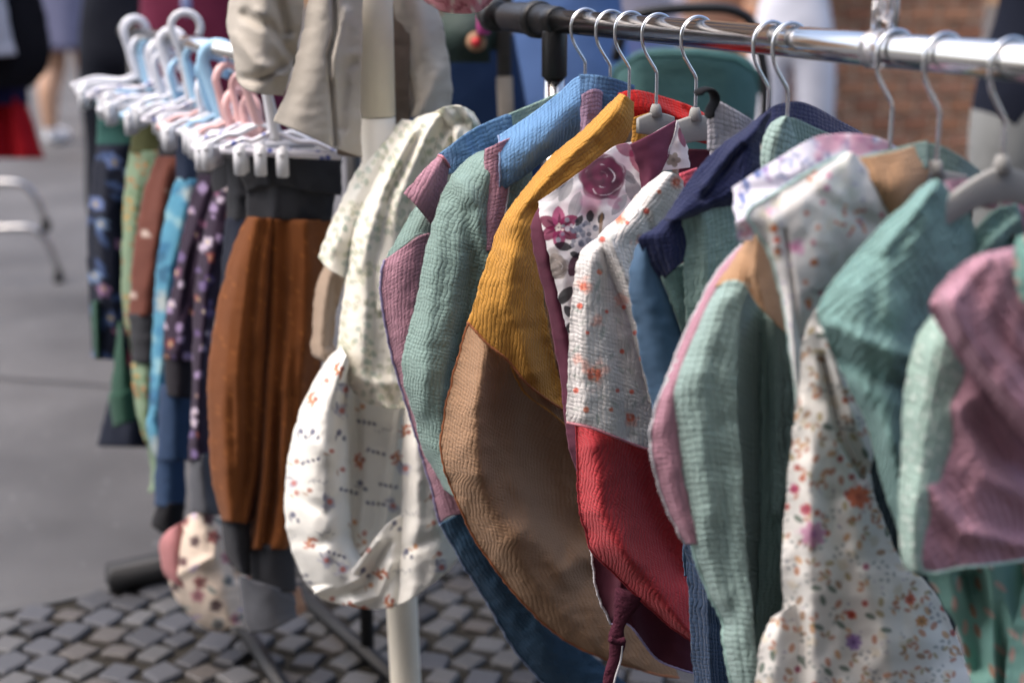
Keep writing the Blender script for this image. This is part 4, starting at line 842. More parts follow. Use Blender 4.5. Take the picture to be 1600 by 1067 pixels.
panel(t, 'lower_panel', p0, [(601, 406), (594, 440), (597, 480), (606, 530), (622, 590), (640, 650), (660, 715), (677, 775), (687, 818)], [(700, 364), (690, 450), (670, 560), (690, 640), (715, 720), (745, 800)], T=[(601, 406), (630, 386), (662, 367), (700, 364)], B=[(687, 818), (704, 806), (745, 790)], mat=pinkm, off=.004, prof=(-.02, .0, .006, 0), pipe=(('L', th_lil, .0016),))
panel(t, 'hem_panel', p0, [(687, 818), (722, 880), (760, 940), (800, 1010), (838, 1055), (862, 1080)], [(745, 790), (800, 900), (900, 1000), (1000, 1085)], mat=navyd, off=.005, prof=(-.014, .0, .004, 0), pipe=(('L', th_blue, .0012),), wrinkle=.003)
panel(t, 'back_panel', p0, [(705, 300), (690, 500), (720, 800), (790, 900)], [(1000, 260), (1040, 500), (1020, 760), (960, 960)], mat=sage, off=-.03, prof=(-.01, 0, -.01))

# B sage and blue
t = cloth('muslin_cloth', 'sage green muslin cloth under a broad sky blue folded collar', 'cloth', 1, 730, 430)
p0 = g(1)
panel(t, 'front_panel', p0, [(778, 230), (742, 240), (712, 266), (688, 310), (664, 395), (649, 470), (632, 540), (627, 568), (633, 610), (650, 660), (657, 695), (680, 738), (694, 765)], [(830, 235), (830, 330), (815, 420), (800, 500), (770, 600), (750, 700), (740, 800)], mat=sage, off=.008, prof=(-.03, -.002, .012, .004, .0, -.012), folds=[([(722, 285), (748, 340), (770, 440), (752, 560)], 13, .010), ([(735, 330), (738, 420), (720, 560)], 14, -.009), ([(690, 330), (668, 480), (660, 640)], 14, .006)], wrinkle=.003)
panel(t, 'neck_strip', p0, [(758, 233), (756, 300), (753, 350), (751, 392)], [(800, 215), (795, 300), (785, 345), (775, 392)], mat=pinkm, off=.022, prof=(-.008, .002, 0), pipe=(('R', th_white, .0009),))
panel(t, 'folded_collar', p0, [(779, 212), (781, 258), (782, 301)], [(908, 118), (908, 160), (905, 215)], T=[(779, 212), (830, 178), (872, 146), (893, 126), (908, 117)], B=[(782, 301), (820, 276), (860, 244), (905, 215)], mat=sky_b, off=.03, prof=(-.008, .002, .004, .0, -.006), vprof=(-.016, .004, .006, -.006), folds=[([(800, 290), (840, 240), (900, 170)], 18, .005)], pipe=(('L', th_blue, .0013),), wrinkle=.003)
panel(t, 'inner_layer', p0, [(905, 150), (905, 220)], [(947, 152), (944, 182), (930, 220)], T=[(905, 150), (922, 141), (938, 141), (947, 152)], mat=lilac, off=.012, prof=(-.004, .006, -.01))
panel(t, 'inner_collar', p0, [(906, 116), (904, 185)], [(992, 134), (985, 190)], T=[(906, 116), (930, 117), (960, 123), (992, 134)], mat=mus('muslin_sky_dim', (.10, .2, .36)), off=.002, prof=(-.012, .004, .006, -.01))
panel(t, 'back_panel', p0, [(780, 300), (760, 450), (760, 600), (770, 800)], [(1050, 260), (1060, 500), (1000, 800)], mat=sage, off=-.022, prof=(-.01, 0, -.01))

# C mustard, red, tan
t = cloth('muslin_cloth', 'mustard yellow muslin cloth with a red collar and a wide tan lower drape', 'cloth', 2, 840, 420)
p0 = g(2, .008)
panel(t, 'drape', p0, [(738, 488), (716, 555), (701, 615), (690, 675), (690, 715), (708, 770), (740, 838), (775, 890), (820, 945), (872, 992), (935, 1025), (1002, 1046)], [(900, 580), (920, 700), (950, 800), (985, 880), (1030, 960), (1060, 1058)], T=[(738, 488), (800, 520), (900, 580)], B=[(1002, 1046), (1030, 1054), (1060, 1058)], mat=tan, off=.004,
      prof=((-.030, .006, .006, -.004, -.006, -.006), (-.034, .016, -.010, -.036, -.038, -.028), (-.03, .010, -.008, -.034, -.038, -.028), (-.012, .004, .002, -.004, -.01, -.012), (-.006, .0, .0, .0, .0, -.004)), folds=[([(760, 530), (745, 640), (752, 740)], 14, .008), ([(770, 700), (850, 830), (930, 880)], 14, .004), ([(985, 760), (930, 860), (880, 885), (820, 830)], 24, .016), ([(850, 700), (870, 800), (930, 830)], 26, -.005)], pipe=(('L', th_rust, .0014), ('B', th_rust, .0014)), wrinkle=.003)
panel(t, 'hem_flap', p0, [(798, 570), (806, 592), (822, 614), (838, 628)], [(880, 600), (900, 680)], B=[(838, 628), (866, 648), (900, 682)], mat=tan, off=.012, prof=(-.004, .003, .0, 0), pipe=(('L', th_('gold', (.5, .25, .06)), .0012), ('B', th_('gold', (.5, .25, .06)), .0012)))
panel(t, 'shoulder_wrap', p0, [(969, 146), (940, 174), (915, 199), (866, 240), (818, 296), (784, 345), (757, 418), (739, 476), (731, 503)], [(990, 160), (985, 205), (950, 262), (905, 306), (866, 340), (850, 390), (850, 450), (858, 520), (874, 590), (886, 644)], T=[(969, 146), (978, 150), (990, 160)], B=[(731, 503), (760, 536), (792, 562), (822, 598), (852, 622), (886, 644)], mat=mustard, off=.024,
      prof=((-.012, .002, .004, .0, -.010), (-.020, .006, .010, .004, -.014), (-.022, .004, .012, .010, -.006), (-.02, .002, .010, .010, -.004), (-.014, .002, .007, .005, -.004)), folds=[([(960, 175), (880, 255), (800, 345)], 15, .006), ([(930, 225), (860, 290), (820, 340)], 10, -.005), ([(835, 330), (832, 420), (842, 520), (868, 620)], 15, -.007), ([(800, 400), (795, 480), (830, 580)], 14, .006)], pipe=(('B', th_rust, .0014),), wrinkle=.003)
panel(t, 'neck_patch', p0, [(984, 186), (986, 215), (980, 240)], [(1016, 176), (1018, 200), (1012, 232)], mat=mustard, off=.012, prof=(-.004, .003, -.004))
panel(t, 'collar', p0, [(966, 146), (984, 172), (986, 196)], [(1116, 188), (1112, 215), (1104, 226)], T=[(966, 146), (984, 141), (1003, 142), (1040, 152), (1078, 165), (1102, 178), (1116, 188)], B=[(986, 196), (1020, 202), (1060, 214), (1104, 226)], mat=red, off=-.006, prof=(.0, .004, -.004, .004, -.016), vprof=(-.012, .004, .0), folds=[([(1030, 165), (1060, 185), (1100, 190)], 6, .006), ([(1070, 170), (1095, 195)], 4, -.005)], wrinkle=.003)
panel(t, 'back_panel', p0, [(850, 420), (860, 560), (900, 700), (960, 900)], [(1080, 300), (1090, 500), (1080, 900)], mat=tan, off=-.02, prof=(-.01, 0, -.01))
t = cloth('muslin_cloth', 'grey lilac cloth with a black ribbon peeping out behind the grey flocked hanger', 'cloth', 5, 1140, 180)
p0 = g(5, .0)
panel(t, 'shoulder', p0, [(1104, 166), (1106, 235)], [(1182, 192), (1190, 240)], T=[(1104, 166), (1116, 158), (1128, 160), (1150, 172), (1182, 192)], mat=greyl, off=-.012, prof=(-.006, .002, .004, -.006))
panel(t, 'back_panel', p0, [(1110, 230), (1100, 500), (1110, 800)], [(1290, 240), (1300, 500), (1290, 800)], mat=greyl, off=-.02, prof=(-.01, 0, -.01))
m = MB(); m.tube(unproj(catmull([(1089, 150), (1094, 143), (1106, 140), (1115, 146), (1117, 158), (1110, 172), (1108, 186)], 20), *g(5), -.006), [.002] + [.0085] * 18 + [.003], 10, squash=.3); m.build('ribbon', black_j, t)

# D burgundy jersey with big roses
PD = Print('#f0eaea', 71)
for q in ((925, 310, 30, '#c98aa5', .45), (965, 255, 26, '#d9a9bb', .45), (985, 310, 22, '#cfa0b4', .4), (880, 330, 24, '#d6b3c0', .35)): PD.wash(*q)
for (x, y, l, w, a, c) in ((905, 258, 28, 10, -.9, '#8d8a8c'), (884, 296, 22, 9, -1.1, '#a5a3a5'), (899, 322, 24, 10, 1.9, '#9b989c'), (860, 306, 20, 8, -.5, '#b3b0b2'), (990, 298, 26, 12, 1.2, '#8b888c'), (982, 276, 16, 7, .8, '#77747a'), (880, 280, 20, 8, -1.0, '#6c6a70'), (1000, 255, 26, 12, .9, '#a32f55'), (978, 234, 18, 10, .5, '#8f2450'), (968, 320, 20, 8, 2.2, '#a9a6aa')): PD.leaf(x, y, l, w, a, c, .8)
PD.rose(941, 277, 38, '#4d0a2e', '#84204e', '#f2e8ec'); PD.wash(922, 322, 20, '#c27a9b', .5); PD.wash(960, 318, 14, '#b8698c', .5)
for k in range(6):
    a = k * 2 * math.pi / 6 + .5; PD.leaf(873 + 16 * math.cos(a), 356 + 16 * math.sin(a), 18, 10, a, ('#7a1c46', '#b14a76', '#8e2a56')[k % 3], .92)
    PD.leaf(873 + 12 * math.cos(a + .1), 356 + 12 * math.sin(a + .1), 11, 2.2, a + .1, '#4f0f30', .7)
for k in range(11): PD.dot(873 + (2 + k % 3 * 2.2) * math.cos(k * 2.4), 357 + (2 + k % 3 * 2.2) * math.sin(k * 2.4), 1.9, '#f3e6da', .95)
PD.rose(868, 417, 21, '#8a7f78', '#b5a8a0', '#f2ece8'); PD.wash(868, 398, 12, '#c9b9ae', .6)
for k in range(40):
    x, y = 910 + PD.r.normal() * 17, 366 + PD.r.normal() * 15; PD.dot(x, y, PD.r.uniform(2.4, 5), ('#7c8496', '#99a0ad', '#565d72', '#c3c7d0')[k % 4], .75)
for (x, y, l, w, a, c) in ((880, 385, 14, 7, .2, '#26262c'), (905, 345, 10, 5, -1, '#26262c'), (922, 338, 10, 6, -1.5, '#303036'), (939, 341, 9, 5, -1.2, '#26262c'), (883, 462, 18, 9, -.9, '#232328'), (890, 488, 13, 7, .9, '#2d2d33'), (893, 510, 14, 7, -.8, '#232328'), (892, 535, 12, 6, .8, '#2b2b30'), (904, 412, 24, 14, 2.2, '#4d0c30'), (926, 425, 20, 11, 1.4, '#61143c'), (898, 398, 8, 5, .4, '#2a2a30')): PD.leaf(x, y, l, w, a, c, .92)
PD.ell(939, 350, 2.8, 18, .1, '#8a6a4a', .8); PD.rose(958, 392, 26, '#4d0a2e', '#84204e', '#f2e8ec')
PD.flower(1052, 250, 12, 5, '#9a8f80', '#6d6350'); PD.leaf(1066, 215, 16, 6, 1.3, '#8c2050')
t = cloth('muslin_cloth', 'burgundy scarf lined in white cloth with large burgundy roses', 'cloth', 4, 920, 330)
p0 = g(4, .012); rosem = fabric('rose_print', None, 'jersey')
panel(t, 'edge_panel', p0, [(843, 322), (831, 345), (833, 390), (848, 450), (865, 530), (876, 600), (886, 690), (902, 740), (915, 800)], [(880, 330), (890, 400), (905, 480), (925, 560), (940, 650), (960, 800)], mat=burg, off=-.004, prof=(-.016, .004, .0, .0), step=3)
panel(t, 'rose_panel', p0, [(841, 315), (850, 368), (862, 420), (877, 480), (889, 530), (897, 590)], [(988, 222), (999, 262), (1006, 305), (1000, 370), (985, 440), (970, 590)], T=[(841, 315), (872, 294), (905, 270), (935, 247), (962, 228), (988, 222)], mat=rosem, paint=PD, off=.016, prof=(-.012, .002, .004, .0, -.004), vprof=(-.012, .003, .004, -.004, -.01), folds=[([(850, 325), (880, 420), (900, 560)], 12, .004), ([(925, 340), (915, 440), (920, 560)], 14, -.008)], step=1.5, wrinkle=.002)
panel(t, 'pointed_collar', p0, [(984, 226), (996, 262), (1004, 300)], [(1058, 188), (1048, 235), (1026, 284)], T=[(984, 226), (1020, 209), (1058, 188)], B=[(1004, 300), (1014, 296), (1026, 284)], mat=fabric('burgundy_collar', (.175, .05, .09), 'linen'), off=.022, prof=(-.006, .004, .004, -.002), step=3)
panel(t, 'collar_edge', p0, [(1058, 189), (1046, 232), (1030, 268)], [(1067, 212), (1075, 238), (1078, 262)], T=[(1058, 189), (1062, 198), (1067, 212)], mat=rosem, paint=PD, off=.02, prof=(0, .002, 0), step=1.5, pipe=(('L', th_white, .001),))
panel(t, 'neck_lining', p0, [(1060, 232), (1060, 290)], [(1150, 236), (1150, 300)], mat=burg_d, off=-.02, prof=(0, 0, 0))
panel(t, 'lower_drape', p0, [(915, 760), (920, 830), (925, 872), (933, 925), (954, 974)], [(1060, 780), (1100, 900), (1104, 1056)], B=[(954, 974), (983, 976), (1023, 1026), (1060, 1044), (1104, 1056)], mat=burg_d, off=-.004, prof=(-.01, .006, -.006, .004, 0), pipe=(('L', th_white, .0014), ('B', th_lil, .0012)), folds=[([(975, 880), (965, 960)], 9, .012)])
kn = unproj(np.array([(985, 925), (976, 950), (968, 972), (964, 985), (963, 995), (965, 1004), (963, 1016), (958, 1035), (953, 1055), (948, 1080)]), *p0, .022)
m = MB(); m.tube(catmull(kn, 36), resample_rows([.017, .014, .0095, .007, .0088, .0085, .0062, .0068, .0066, .005], 36), 12, squash=.7); m.build('knot_tie', plain('knot_cloth', (.07, .018, .032), .95, bump=.004, scale=160, spec=.2), t)
kb = unproj(np.array([(953, 998), (964, 1003), (976, 999)]), *p0, .033); m = MB(); m.tube(catmull(kb, 10), .0035, 8); m.build('knot_wrap', MATS['knot_cloth'], t)
m = MB(); m.tube(unproj(catmull([(972, 1008), (970, 1030), (962, 1056), (957, 1078)], 14), *p0, .028), .0012, 6); m.build('stitching', th_white, t)
panel(t, 'back_panel', p0, [(890, 500), (900, 640), (930, 850)], [(1140, 300), (1140, 500), (1110, 900)], mat=burg_d, off=-.025, prof=(-.01, 0, -.01))

# E white with orange blossom, coral lining
PE = Print('#e0dbd7', 81)
for x, y, r in ((930, 583, 26), (985, 300, 14), (968, 343, 16), (1058, 283, 14), (912, 446, 15), (972, 468, 14), (932, 500, 12), (985, 655, 13), (900, 560, 12), (1000, 380, 14)):
    PE.wash(x, y, r, '#efa58f', .6)
for x, y, r in ((928, 585, 13), (968, 341, 9), (912, 448, 7), (1057, 285, 7), (985, 652, 8)):
    for k in range(6): PE.leaf(x + .5 * r * math.cos(k * .9 + x), y + .5 * r * math.sin(k * .9 + x), r * .75, r * .34, k * .9, ('#e06a4a', '#ec8f6a', '#d9583c')[k % 3], .6)
for x, y in ((972, 549), (987, 612), (980, 348), (937, 425), (906, 478), (948, 487), (941, 374), (1000, 430), (916, 640), (955, 640), (900, 610), (918, 520), (1010, 330), (1030, 300), (975, 480), (992, 520), (1003, 560), (965, 610)): PE.dot(x, y, PE.r.uniform(3, 5), ('#e2552f', '#e97d55', '#d8492c')[int(x) % 3], .85)
for x, y, a, k in PE.scatter((880, 270, 1080, 700), 34): PE.leaf(x, y, PE.r.uniform(7, 12), 3.2, a, ('#b9bdb6', '#c9ccc4', '#a9b5ac')[k % 3], .6)
t = cloth('muslin_cloth', 'white muslin scarf with orange blossoms lined in coral red', 'cloth', 4, 960, 560, .05)
p0 = g(4, .06); blm = fabric('blossom_print', None, 'muslin', amp=.0008)
panel(t, 'lining_drape', p0, [(898, 655), (902, 720), (905, 790), (914, 830), (926, 862), (975, 910), (1030, 964), (1085, 1004)], [(1030, 660), (1070, 760), (1100, 850), (1130, 940), (1140, 1020)], B=[(1085, 1004), (1110, 1014), (1140, 1020)], mat=coral, off=.0, prof=((-.02, .004, .004, -.004, -.01), (-.026, .012, .0, -.02, -.02), (-.02, .012, .0, -.018, -.018), (-.01, .006, .002, .0, 0)), folds=[([(925, 700), (935, 800), (990, 880)], 18, .009), ([(985, 700), (1010, 800), (1060, 890)], 22, -.014)], pipe=(('L', th_red, .0013),), wrinkle=.003)
panel(t, 'blossom_drape', p0, [(950, 362), (918, 382), (904, 400), (895, 450), (889, 540), (884, 660)], [(975, 360), (1000, 450), (1020, 560), (1034, 640), (1036, 708)], B=[(884, 660), (920, 667), (960, 682), (1000, 698), (1036, 708)], mat=blm, paint=PE, off=.016, prof=(-.012, .003, .006, -.004, -.01), folds=[([(925, 395), (912, 520), (910, 650)], 14, .005), ([(950, 400), (965, 540), (980, 680)], 12, -.006)], step=1.8, pipe=(('B', th_pink, .0013),), wrinkle=.0025)
panel(t, 'folded_shoulder', p0, [(1038, 268), (1016, 284), (996, 302), (968, 338), (934, 370), (944, 405), (958, 440), (978, 485), (995, 550), (1014, 630)], [(1070, 284), (1066, 320), (1040, 360), (1030, 400), (1040, 470), (1060, 640)], T=[(1038, 268), (1056, 272), (1070, 284)], mat=blm, paint=PE, off=.03, prof=(-.014, .004, .006, .0, -.01), folds=[([(996, 312), (1012, 340), (1020, 372)], 7, -.006), ([(950, 372), (980, 440), (1004, 540)], 8, .005)], step=1.8, pipe=(), wrinkle=.0025)
panel(t, 'neck_lining', p0, [(1060, 272), (1066, 300)], [(1090, 262), (1095, 300)], mat=mus('muslin_flamingo', (.7, .12, .17)), off=.02, prof=(0, .002, 0))
panel(t, 'back_panel', p0, [(960, 400), (950, 560), (960, 700)], [(1120, 300), (1140, 600), (1140, 700)], mat=coral, off=-.02, prof=(0, 0, 0))

# F navy, sage, denim
t = cloth('muslin_cloth', 'navy blue muslin hood with sage lining and denim blue lower side', 'cloth', 6, 1090, 330)
p0 = g(6)
panel(t, 'side_panel', p0, [(999, 374), (986, 410), (983, 450), (993, 510), (1004, 570), (1012, 602), (1020, 650), (1025, 700)], [(1010, 382), (1034, 436), (1056, 490), (1072, 545), (1085, 600), (1090, 700)], T=[(999, 374), (1004, 376), (1010, 382)], mat=denim, off=.0, prof=(-.02, .002, .008, .002), pipe=(('R', th_blue, .0012),), step=3)
panel(t, 'side_gusset', p0, [(1032, 432), (1050, 475), (1068, 530)], [(1090, 400), (1100, 470), (1105, 530)], mat=sage, off=.008, prof=(0, 0, 0))
panel(t, 'yoke', p0, [(1038, 340), (1018, 358), (996, 374), (1012, 405), (1034, 439)], [(1080, 330), (1080, 370), (1070, 408)], B=[(1034, 439), (1052, 423), (1070, 408)], mat=navy, off=.016, prof=(-.010, .004, .002))
panel(t, 'sage_panel', p0, [(1065, 338), (1068, 400), (1071, 470), (1078, 560)], [(1160, 300), (1166, 380), (1160, 470), (1160, 560)], T=[(1065, 338), (1105, 321), (1160, 300)], mat=sage, off=.024, prof=(-.004, .002, .004, .0), folds=[([(1100, 340), (1105, 520)], 12, .005)], step=3)
panel(t, 'hood', p0, [(1188, 180), (1158, 204), (1131, 222), (1108, 244), (1084, 270), (1060, 306), (1036, 343)], [(1206, 176), (1190, 215), (1188, 262), (1184, 300), (1160, 318), (1115, 330), (1066, 344)], mat=navy, off=.03, prof=(-.014, .004, .008, -.002), folds=[([(1180, 205), (1140, 240), (1105, 290)], 9, .006), ([(1160, 230), (1120, 280), (1100, 310)], 6, -.007), ([(1180, 260), (1130, 315)], 12, .005)], wrinkle=.003, step=3)
panel(t, 'hood_back', p0, [(1184, 186), (1190, 240)], [(1350, 208), (1345, 260)], T=[(1184, 186), (1204, 168), (1228, 160), (1250, 159), (1276, 168), (1312, 188), (1350, 208)], mat=navy, off=-.018, prof=(-.004, .004, .0, -.01), vprof=(-.012, .006, 0), wrinkle=.002, step=3)
panel(t, 'lining', p0, [(1222, 182), (1202, 196), (1190, 226), (1184, 275)], [(1236, 190), (1246, 215), (1246, 245), (1240, 290)], T=[(1222, 182), (1229, 182), (1236, 190)], mat=sage_lt, off=.012, prof=(-.01, .006, .004, -.008), step=3)
panel(t, 'lining', p0, [(1228, 182), (1238, 230), (1240, 270)], [(1310, 214), (1310, 270)], T=[(1228, 182), (1250, 188), (1280, 202), (1310, 214)], mat=sage, off=.0, prof=(.006, -.006, -.01), step=3)
panel(t, 'hem_panel', p0, [(1066, 820), (1074, 900), (1077, 990), (1086, 1090)], [(1160, 860), (1165, 1090)], mat=mus('muslin_petrol_dark', (.026, .05, .10)), off=.0, prof=(-.014, .004, .004, 0), folds=[([(1105, 880), (1112, 1080)], 8, .006)])
panel(t, 'back_panel', p0, [(1030, 620), (1060, 760), (1070, 900)], [(1240, 300), (1260, 600), (1240, 900)], mat=denim, off=-.02, prof=(0, 0, 0))

# G + H long sage cloth with camel shoulder and blue-flowered collar
PH = Print('#d6d3de', 91)
for x, y, a, k in PH.scatter((1140, 190, 1420, 380), 22):
    c = ('#6f7fae', '#8a6fa0', '#5a6b93', '#a78bb5', '#7787b3')[k % 5]
    PH.leaf(x, y, PH.r.uniform(6, 11), PH.r.uniform(3, 5.5), a, c, .6)
    if k % 2: PH.leaf(x + 8, y + 6, 8, 3.6, a + 1.1, '#a5aecb', .55)
for x, y, r in ((1300, 222, 40), (1350, 225, 36), (1385, 240, 26), (1200, 330, 24), (1170, 352, 20)): PH.wash(x, y, r, '#c47f96', .7)
for k in range(9): PH.ell(1236 + 18 * math.cos(k * .7), 262 + 14 * math.sin(k * .7), 9, .9, k * .7 + 1.57, '#43506e', .8)
for (x, y) in ((1166, 288), (1182, 270), (1195, 262), (1160, 310)): PH.leaf(x, y, 11, 5.5, 1.2, ('#5b6ea2', '#9a86b8')[x % 2], .85)
t = cloth('muslin_cloth', 'long sage muslin cloth with camel shoulder, pink edge and blue flowered collar', 'cloth', 7, 1120, 620, -.03)
p0 = g(7, -.012)
panel(t, 'pink_edge', p0, [(1158, 382), (1112, 438), (1062, 540), (1022, 645), (1015, 690), (1025, 745), (1044, 800), (1070, 850)], [(1172, 382), (1126, 450), (1080, 560), (1062, 640), (1065, 720), (1080, 800), (1095, 850)], mat=pinkm, off=.0, prof=(-.014, .0, .002), pipe=(('L', th_white, .0012),), step=3)
panel(t, 'shadow_side', p0, [(1155, 440), (1140, 560), (1140, 700), (1150, 850), (1165, 1010)], [(1226, 512), (1240, 590), (1246, 640), (1250, 720), (1250, 860), (1250, 1010)], T=[(1155, 440), (1190, 474), (1226, 512)], mat=sage_lt, off=.0, prof=(.006, -.020, -.028, -.010, .0), vprof=(.006, .0, -.004, -.004), folds=[([(1205, 500), (1212, 640), (1208, 800)], 12, .008)], step=3)
panel(t, 'front_drape', p0, [(1117, 446), (1085, 508), (1060, 560), (1044, 598), (1038, 624), (1050, 680), (1058, 740), (1075, 830), (1105, 925), (1129, 970), (1130, 1005), (1146, 1080)], [(1172, 446), (1158, 490), (1152, 560), (1152, 640), (1158, 720), (1163, 800), (1170, 900), (1190, 1080)], T=[(1117, 446), (1145, 437), (1172, 446)], mat=sage_lt, off=.016, prof=(-.024, -.002, .006, .012, .014), folds=[([(1130, 470), (1095, 600), (1110, 800)], 16, .005), ([(1120, 560), (1130, 760), (1150, 950)], 14, -.003)], pipe=(('L', th_mint, .0015),), step=3, wrinkle=.003)
panel(t, 'shoulder', p0, [(1178, 359), (1150, 398), (1116, 447)], [(1184, 359), (1204, 395), (1216, 440), (1230, 522)], T=[(1178, 359), (1181, 357), (1184, 359)], B=[(1116, 447), (1145, 438), (1166, 447), (1186, 476), (1230, 522)], pipe=(('B', camel, .0011),), mat=camel, off=.022, prof=(-.02, .004, .006, -.012), folds=[([(1182, 370), (1180, 430), (1196, 490)], 8, .006)], step=3)
panel(t, 'flowered_collar', p0, [(1146, 293), (1147, 330), (1154, 378)], [(1412, 236), (1412, 300), (1400, 330)], T=[(1146, 293), (1180, 270), (1217, 247), (1268, 217), (1300, 210), (1345, 210), (1380, 218), (1412, 236)], B=[(1154, 378), (1220, 370), (1300, 350), (1400, 330)], mat=fabric('blue_flower_print', None, 'linen'), paint=PH, off=.03, prof=(-.014, .004, .008, .006, .0, -.012), vprof=(-.016, .004, .002), folds=[([(1165, 300), (1230, 290), (1310, 270)], 12, -.006), ([(1160, 345), (1200, 320), (1260, 300)], 10, .006)], step=2, wrinkle=.003)
panel(t, 'back_panel', p0, [(1190, 500), (1190, 800), (1180, 1020)], [(1430, 300), (1420, 700), (1380, 1080)], mat=sage, off=-.02, prof=(0, 0, 0))

# I white meadow print
PI = Print('#e6e3dd', 101)
earthy = ('#c07a4c', '#b5683e', '#d09a60', '#9c6e40', '#a8945e'); cool = ('#5a6a68', '#48566a', '#6d7f7c', '#8878a0', '#6a5a8c')
def meadow(box, dense=21, big=True):
    for x, y, a, k in PI.scatter(box, dense):
        z = PI.r.integers(0, 12)
        if z < 3:
            for q in range(3): PI.ell(x + 9 * math.cos(a + q * 1.0), y + 9 * math.sin(a + q * 1.0), 5.6, 3.0, a + q * 1.0, earthy[(k + q) % 5], .72)
        elif z < 5: PI.ell(x, y, 7.5, 4.6, a, earthy[k % 5], .75)
        elif z < 7: PI.sprig(x, y, a, 4, 8, 2.6, cool[k % 3], .55)
        elif z < 9:
            for q in range(3): PI.ell(x + PI.r.uniform(-8, 8), y + PI.r.uniform(-8, 8), 2.6, 1.4, PI.r.uniform(0, 6), cool[(k + q) % 5], .55)
        elif z < 10: PI.ell(x, y, 9, 4.4, a * .3, '#5d6f62', .85)
        elif z < 11: PI.wash(x, y, 11, '#d8cbb2', .6)
        else: PI.flower(x, y, 6, 6, ('#c2503c', '#b5486a', '#cf6a3a')[k % 3], '#7a4a6a', .9)
meadow((1170, 500, 1560, 1085))
for x, y, r, c, cc in ((1341, 776, 19, '#d96a3f', '#b04a2a'), (1271, 834, 21, '#d59ab8', '#a86a9a'), (1259, 796, 10, '#c2566a', '#8a3a50'), (1334, 1003, 13, '#9a7ab5', '#5a3a7a'), (1241, 764, 8, '#c23f6e', '#8a2a50'), (1422, 936, 9, '#cc5c3f', '#8a3020'), (1330, 960, 8, '#c24a40', '#8a3020'), (1440, 970, 10, '#c98a4b', '#8a5a2c')): PI.wash(x, y, r * 1.25, c, .35); PI.flower(x, y, r, 7, c, cc, .9)
PU = Print('#e4e1dd', 111); PI_, PI = PI, PU
for x, y, a, k in PU.scatter((1170, 240, 1400, 640), 24):
    z = k % 5
    if z == 0: PU.dot(x, y, 4.2, ('#d0633f', '#cf7a45', '#c2506a')[k % 3], .85)
    elif z == 1: PU.sprig(x, y, a, 4, 6, 2.2, ('#c9b890', '#a9b5ae')[k % 2], .45)
    elif z == 2: PU.wash(x, y, 12, ('#d9cfb0', '#cfd3c4')[k % 2], .5)
    elif z == 3: PU.leaf(x, y, 6, 2.5, a, '#b0a5c0', .6)
for x, y, r, c in ((1243, 387, 17, '#e3a0c2'), (1292, 293, 8, '#dd8ab0'), (1203, 330, 10, '#e6bfd2'), (1294, 274, 6, '#dd8ab0')): PU.wash(x, y, r, c, .8); PU.dot(x, y, r * .3, '#c9709a', .7)
for k in range(16): PU.dot(1330 + 26 * math.cos(k * 1.3) * (.4 + k / 24), 345 + 26 * math.sin(k * 1.3) * (.4 + k / 24), 3, ('#cf6a35', '#d58a45', '#c2503c')[k % 3], .85)
for x, y in ((1273, 410), (1263, 472), (1210, 358), (1214, 375), (1215, 393), (1209, 357)): PU.dot(x, y, 6, ('#d0563a', '#cf7a45')[x % 2], .85)
for k in range(10): PU.ell(1268 + k * 3, 452 + 5 * math.sin(k * .5), 3, 1.2, .4, '#5a6a60', .8)
PI = PI_
t = cloth('muslin_cloth', 'white meadow flower muslin cloth with tan shoulder patch', 'cloth', 8, 1300, 620, -.02)
p0 = g(8, -.006); mead = fabric('meadow_print', None, 'linen')
panel(t, 'skirt', p0, [(1260, 488), (1252, 555), (1247, 610), (1234, 709), (1226, 797), (1222, 863), (1226, 994), (1230, 1090)], [(1316, 488), (1345, 560), (1364, 640), (1366, 690), (1362, 750), (1384, 820), (1412, 880), (1447, 908), (1482, 963), (1508, 1029), (1545, 1090)], T=[(1260, 488), (1285, 482), (1316, 488)], mat=mead, paint=PI, off=.004, prof=((-.006, .002, .004, -.004), (-.018, .006, .006, -.010), (-.022, .008, .012, .002, -.016), (-.02, .006, .014, .006, -.016)), folds=[([(1285, 560), (1316, 690), (1346, 745)], 6, -.010), ([(1290, 520), (1330, 640), (1358, 720)], 10, .008), ([(1250, 640), (1262, 800), (1275, 1080)], 18, .006), ([(1330, 800), (1370, 950), (1400, 1080)], 22, .008), ([(1300, 780), (1330, 950), (1340, 1080)], 16, -.006)], step=1.9, wrinkle=.004)
panel(t, 'shoulder', p0, [(1322, 239), (1272, 264), (1215, 298), (1166, 332), (1180, 362), (1203, 400), (1222, 470), (1236, 560), (1246, 640)], [(1340, 244), (1370, 285), (1392, 340), (1372, 400), (1326, 440), (1276, 480), (1254, 530), (1249, 585), (1247, 640)], T=[(1322, 239), (1331, 238), (1340, 244)], mat=mead, paint=PU, off=.024, prof=((-.004, .003, -.004), (-.007, .004, .004, -.002), (-.008, .004, .005, .0, -.006), (-.006, .0, .004, -.004)), pipe=(('L', th_mint, .0012),), folds=[([(1226, 362), (1238, 440), (1258, 600)], 4, -.006), ([(1212, 385), (1228, 470), (1242, 580)], 8, .002), ([(1310, 260), (1260, 310), (1210, 340)], 14, .002), ([(1250, 280), (1300, 320), (1370, 350)], 14, -.003), ([(1290, 300), (1280, 420), (1268, 560)], 18, .003)], step=1.9, wrinkle=.004)
panel(t, 'shoulder_patch', p0, [(1332, 248), (1366, 288), (1390, 340)], [(1441, 223), (1453, 255), (1447, 286), (1410, 350)], T=[(1332, 248), (1370, 243), (1410, 234), (1441, 223)], mat=camel, off=.018, prof=(.0, .006, .006, -.008), vprof=(-.010, .004, .0), step=3)
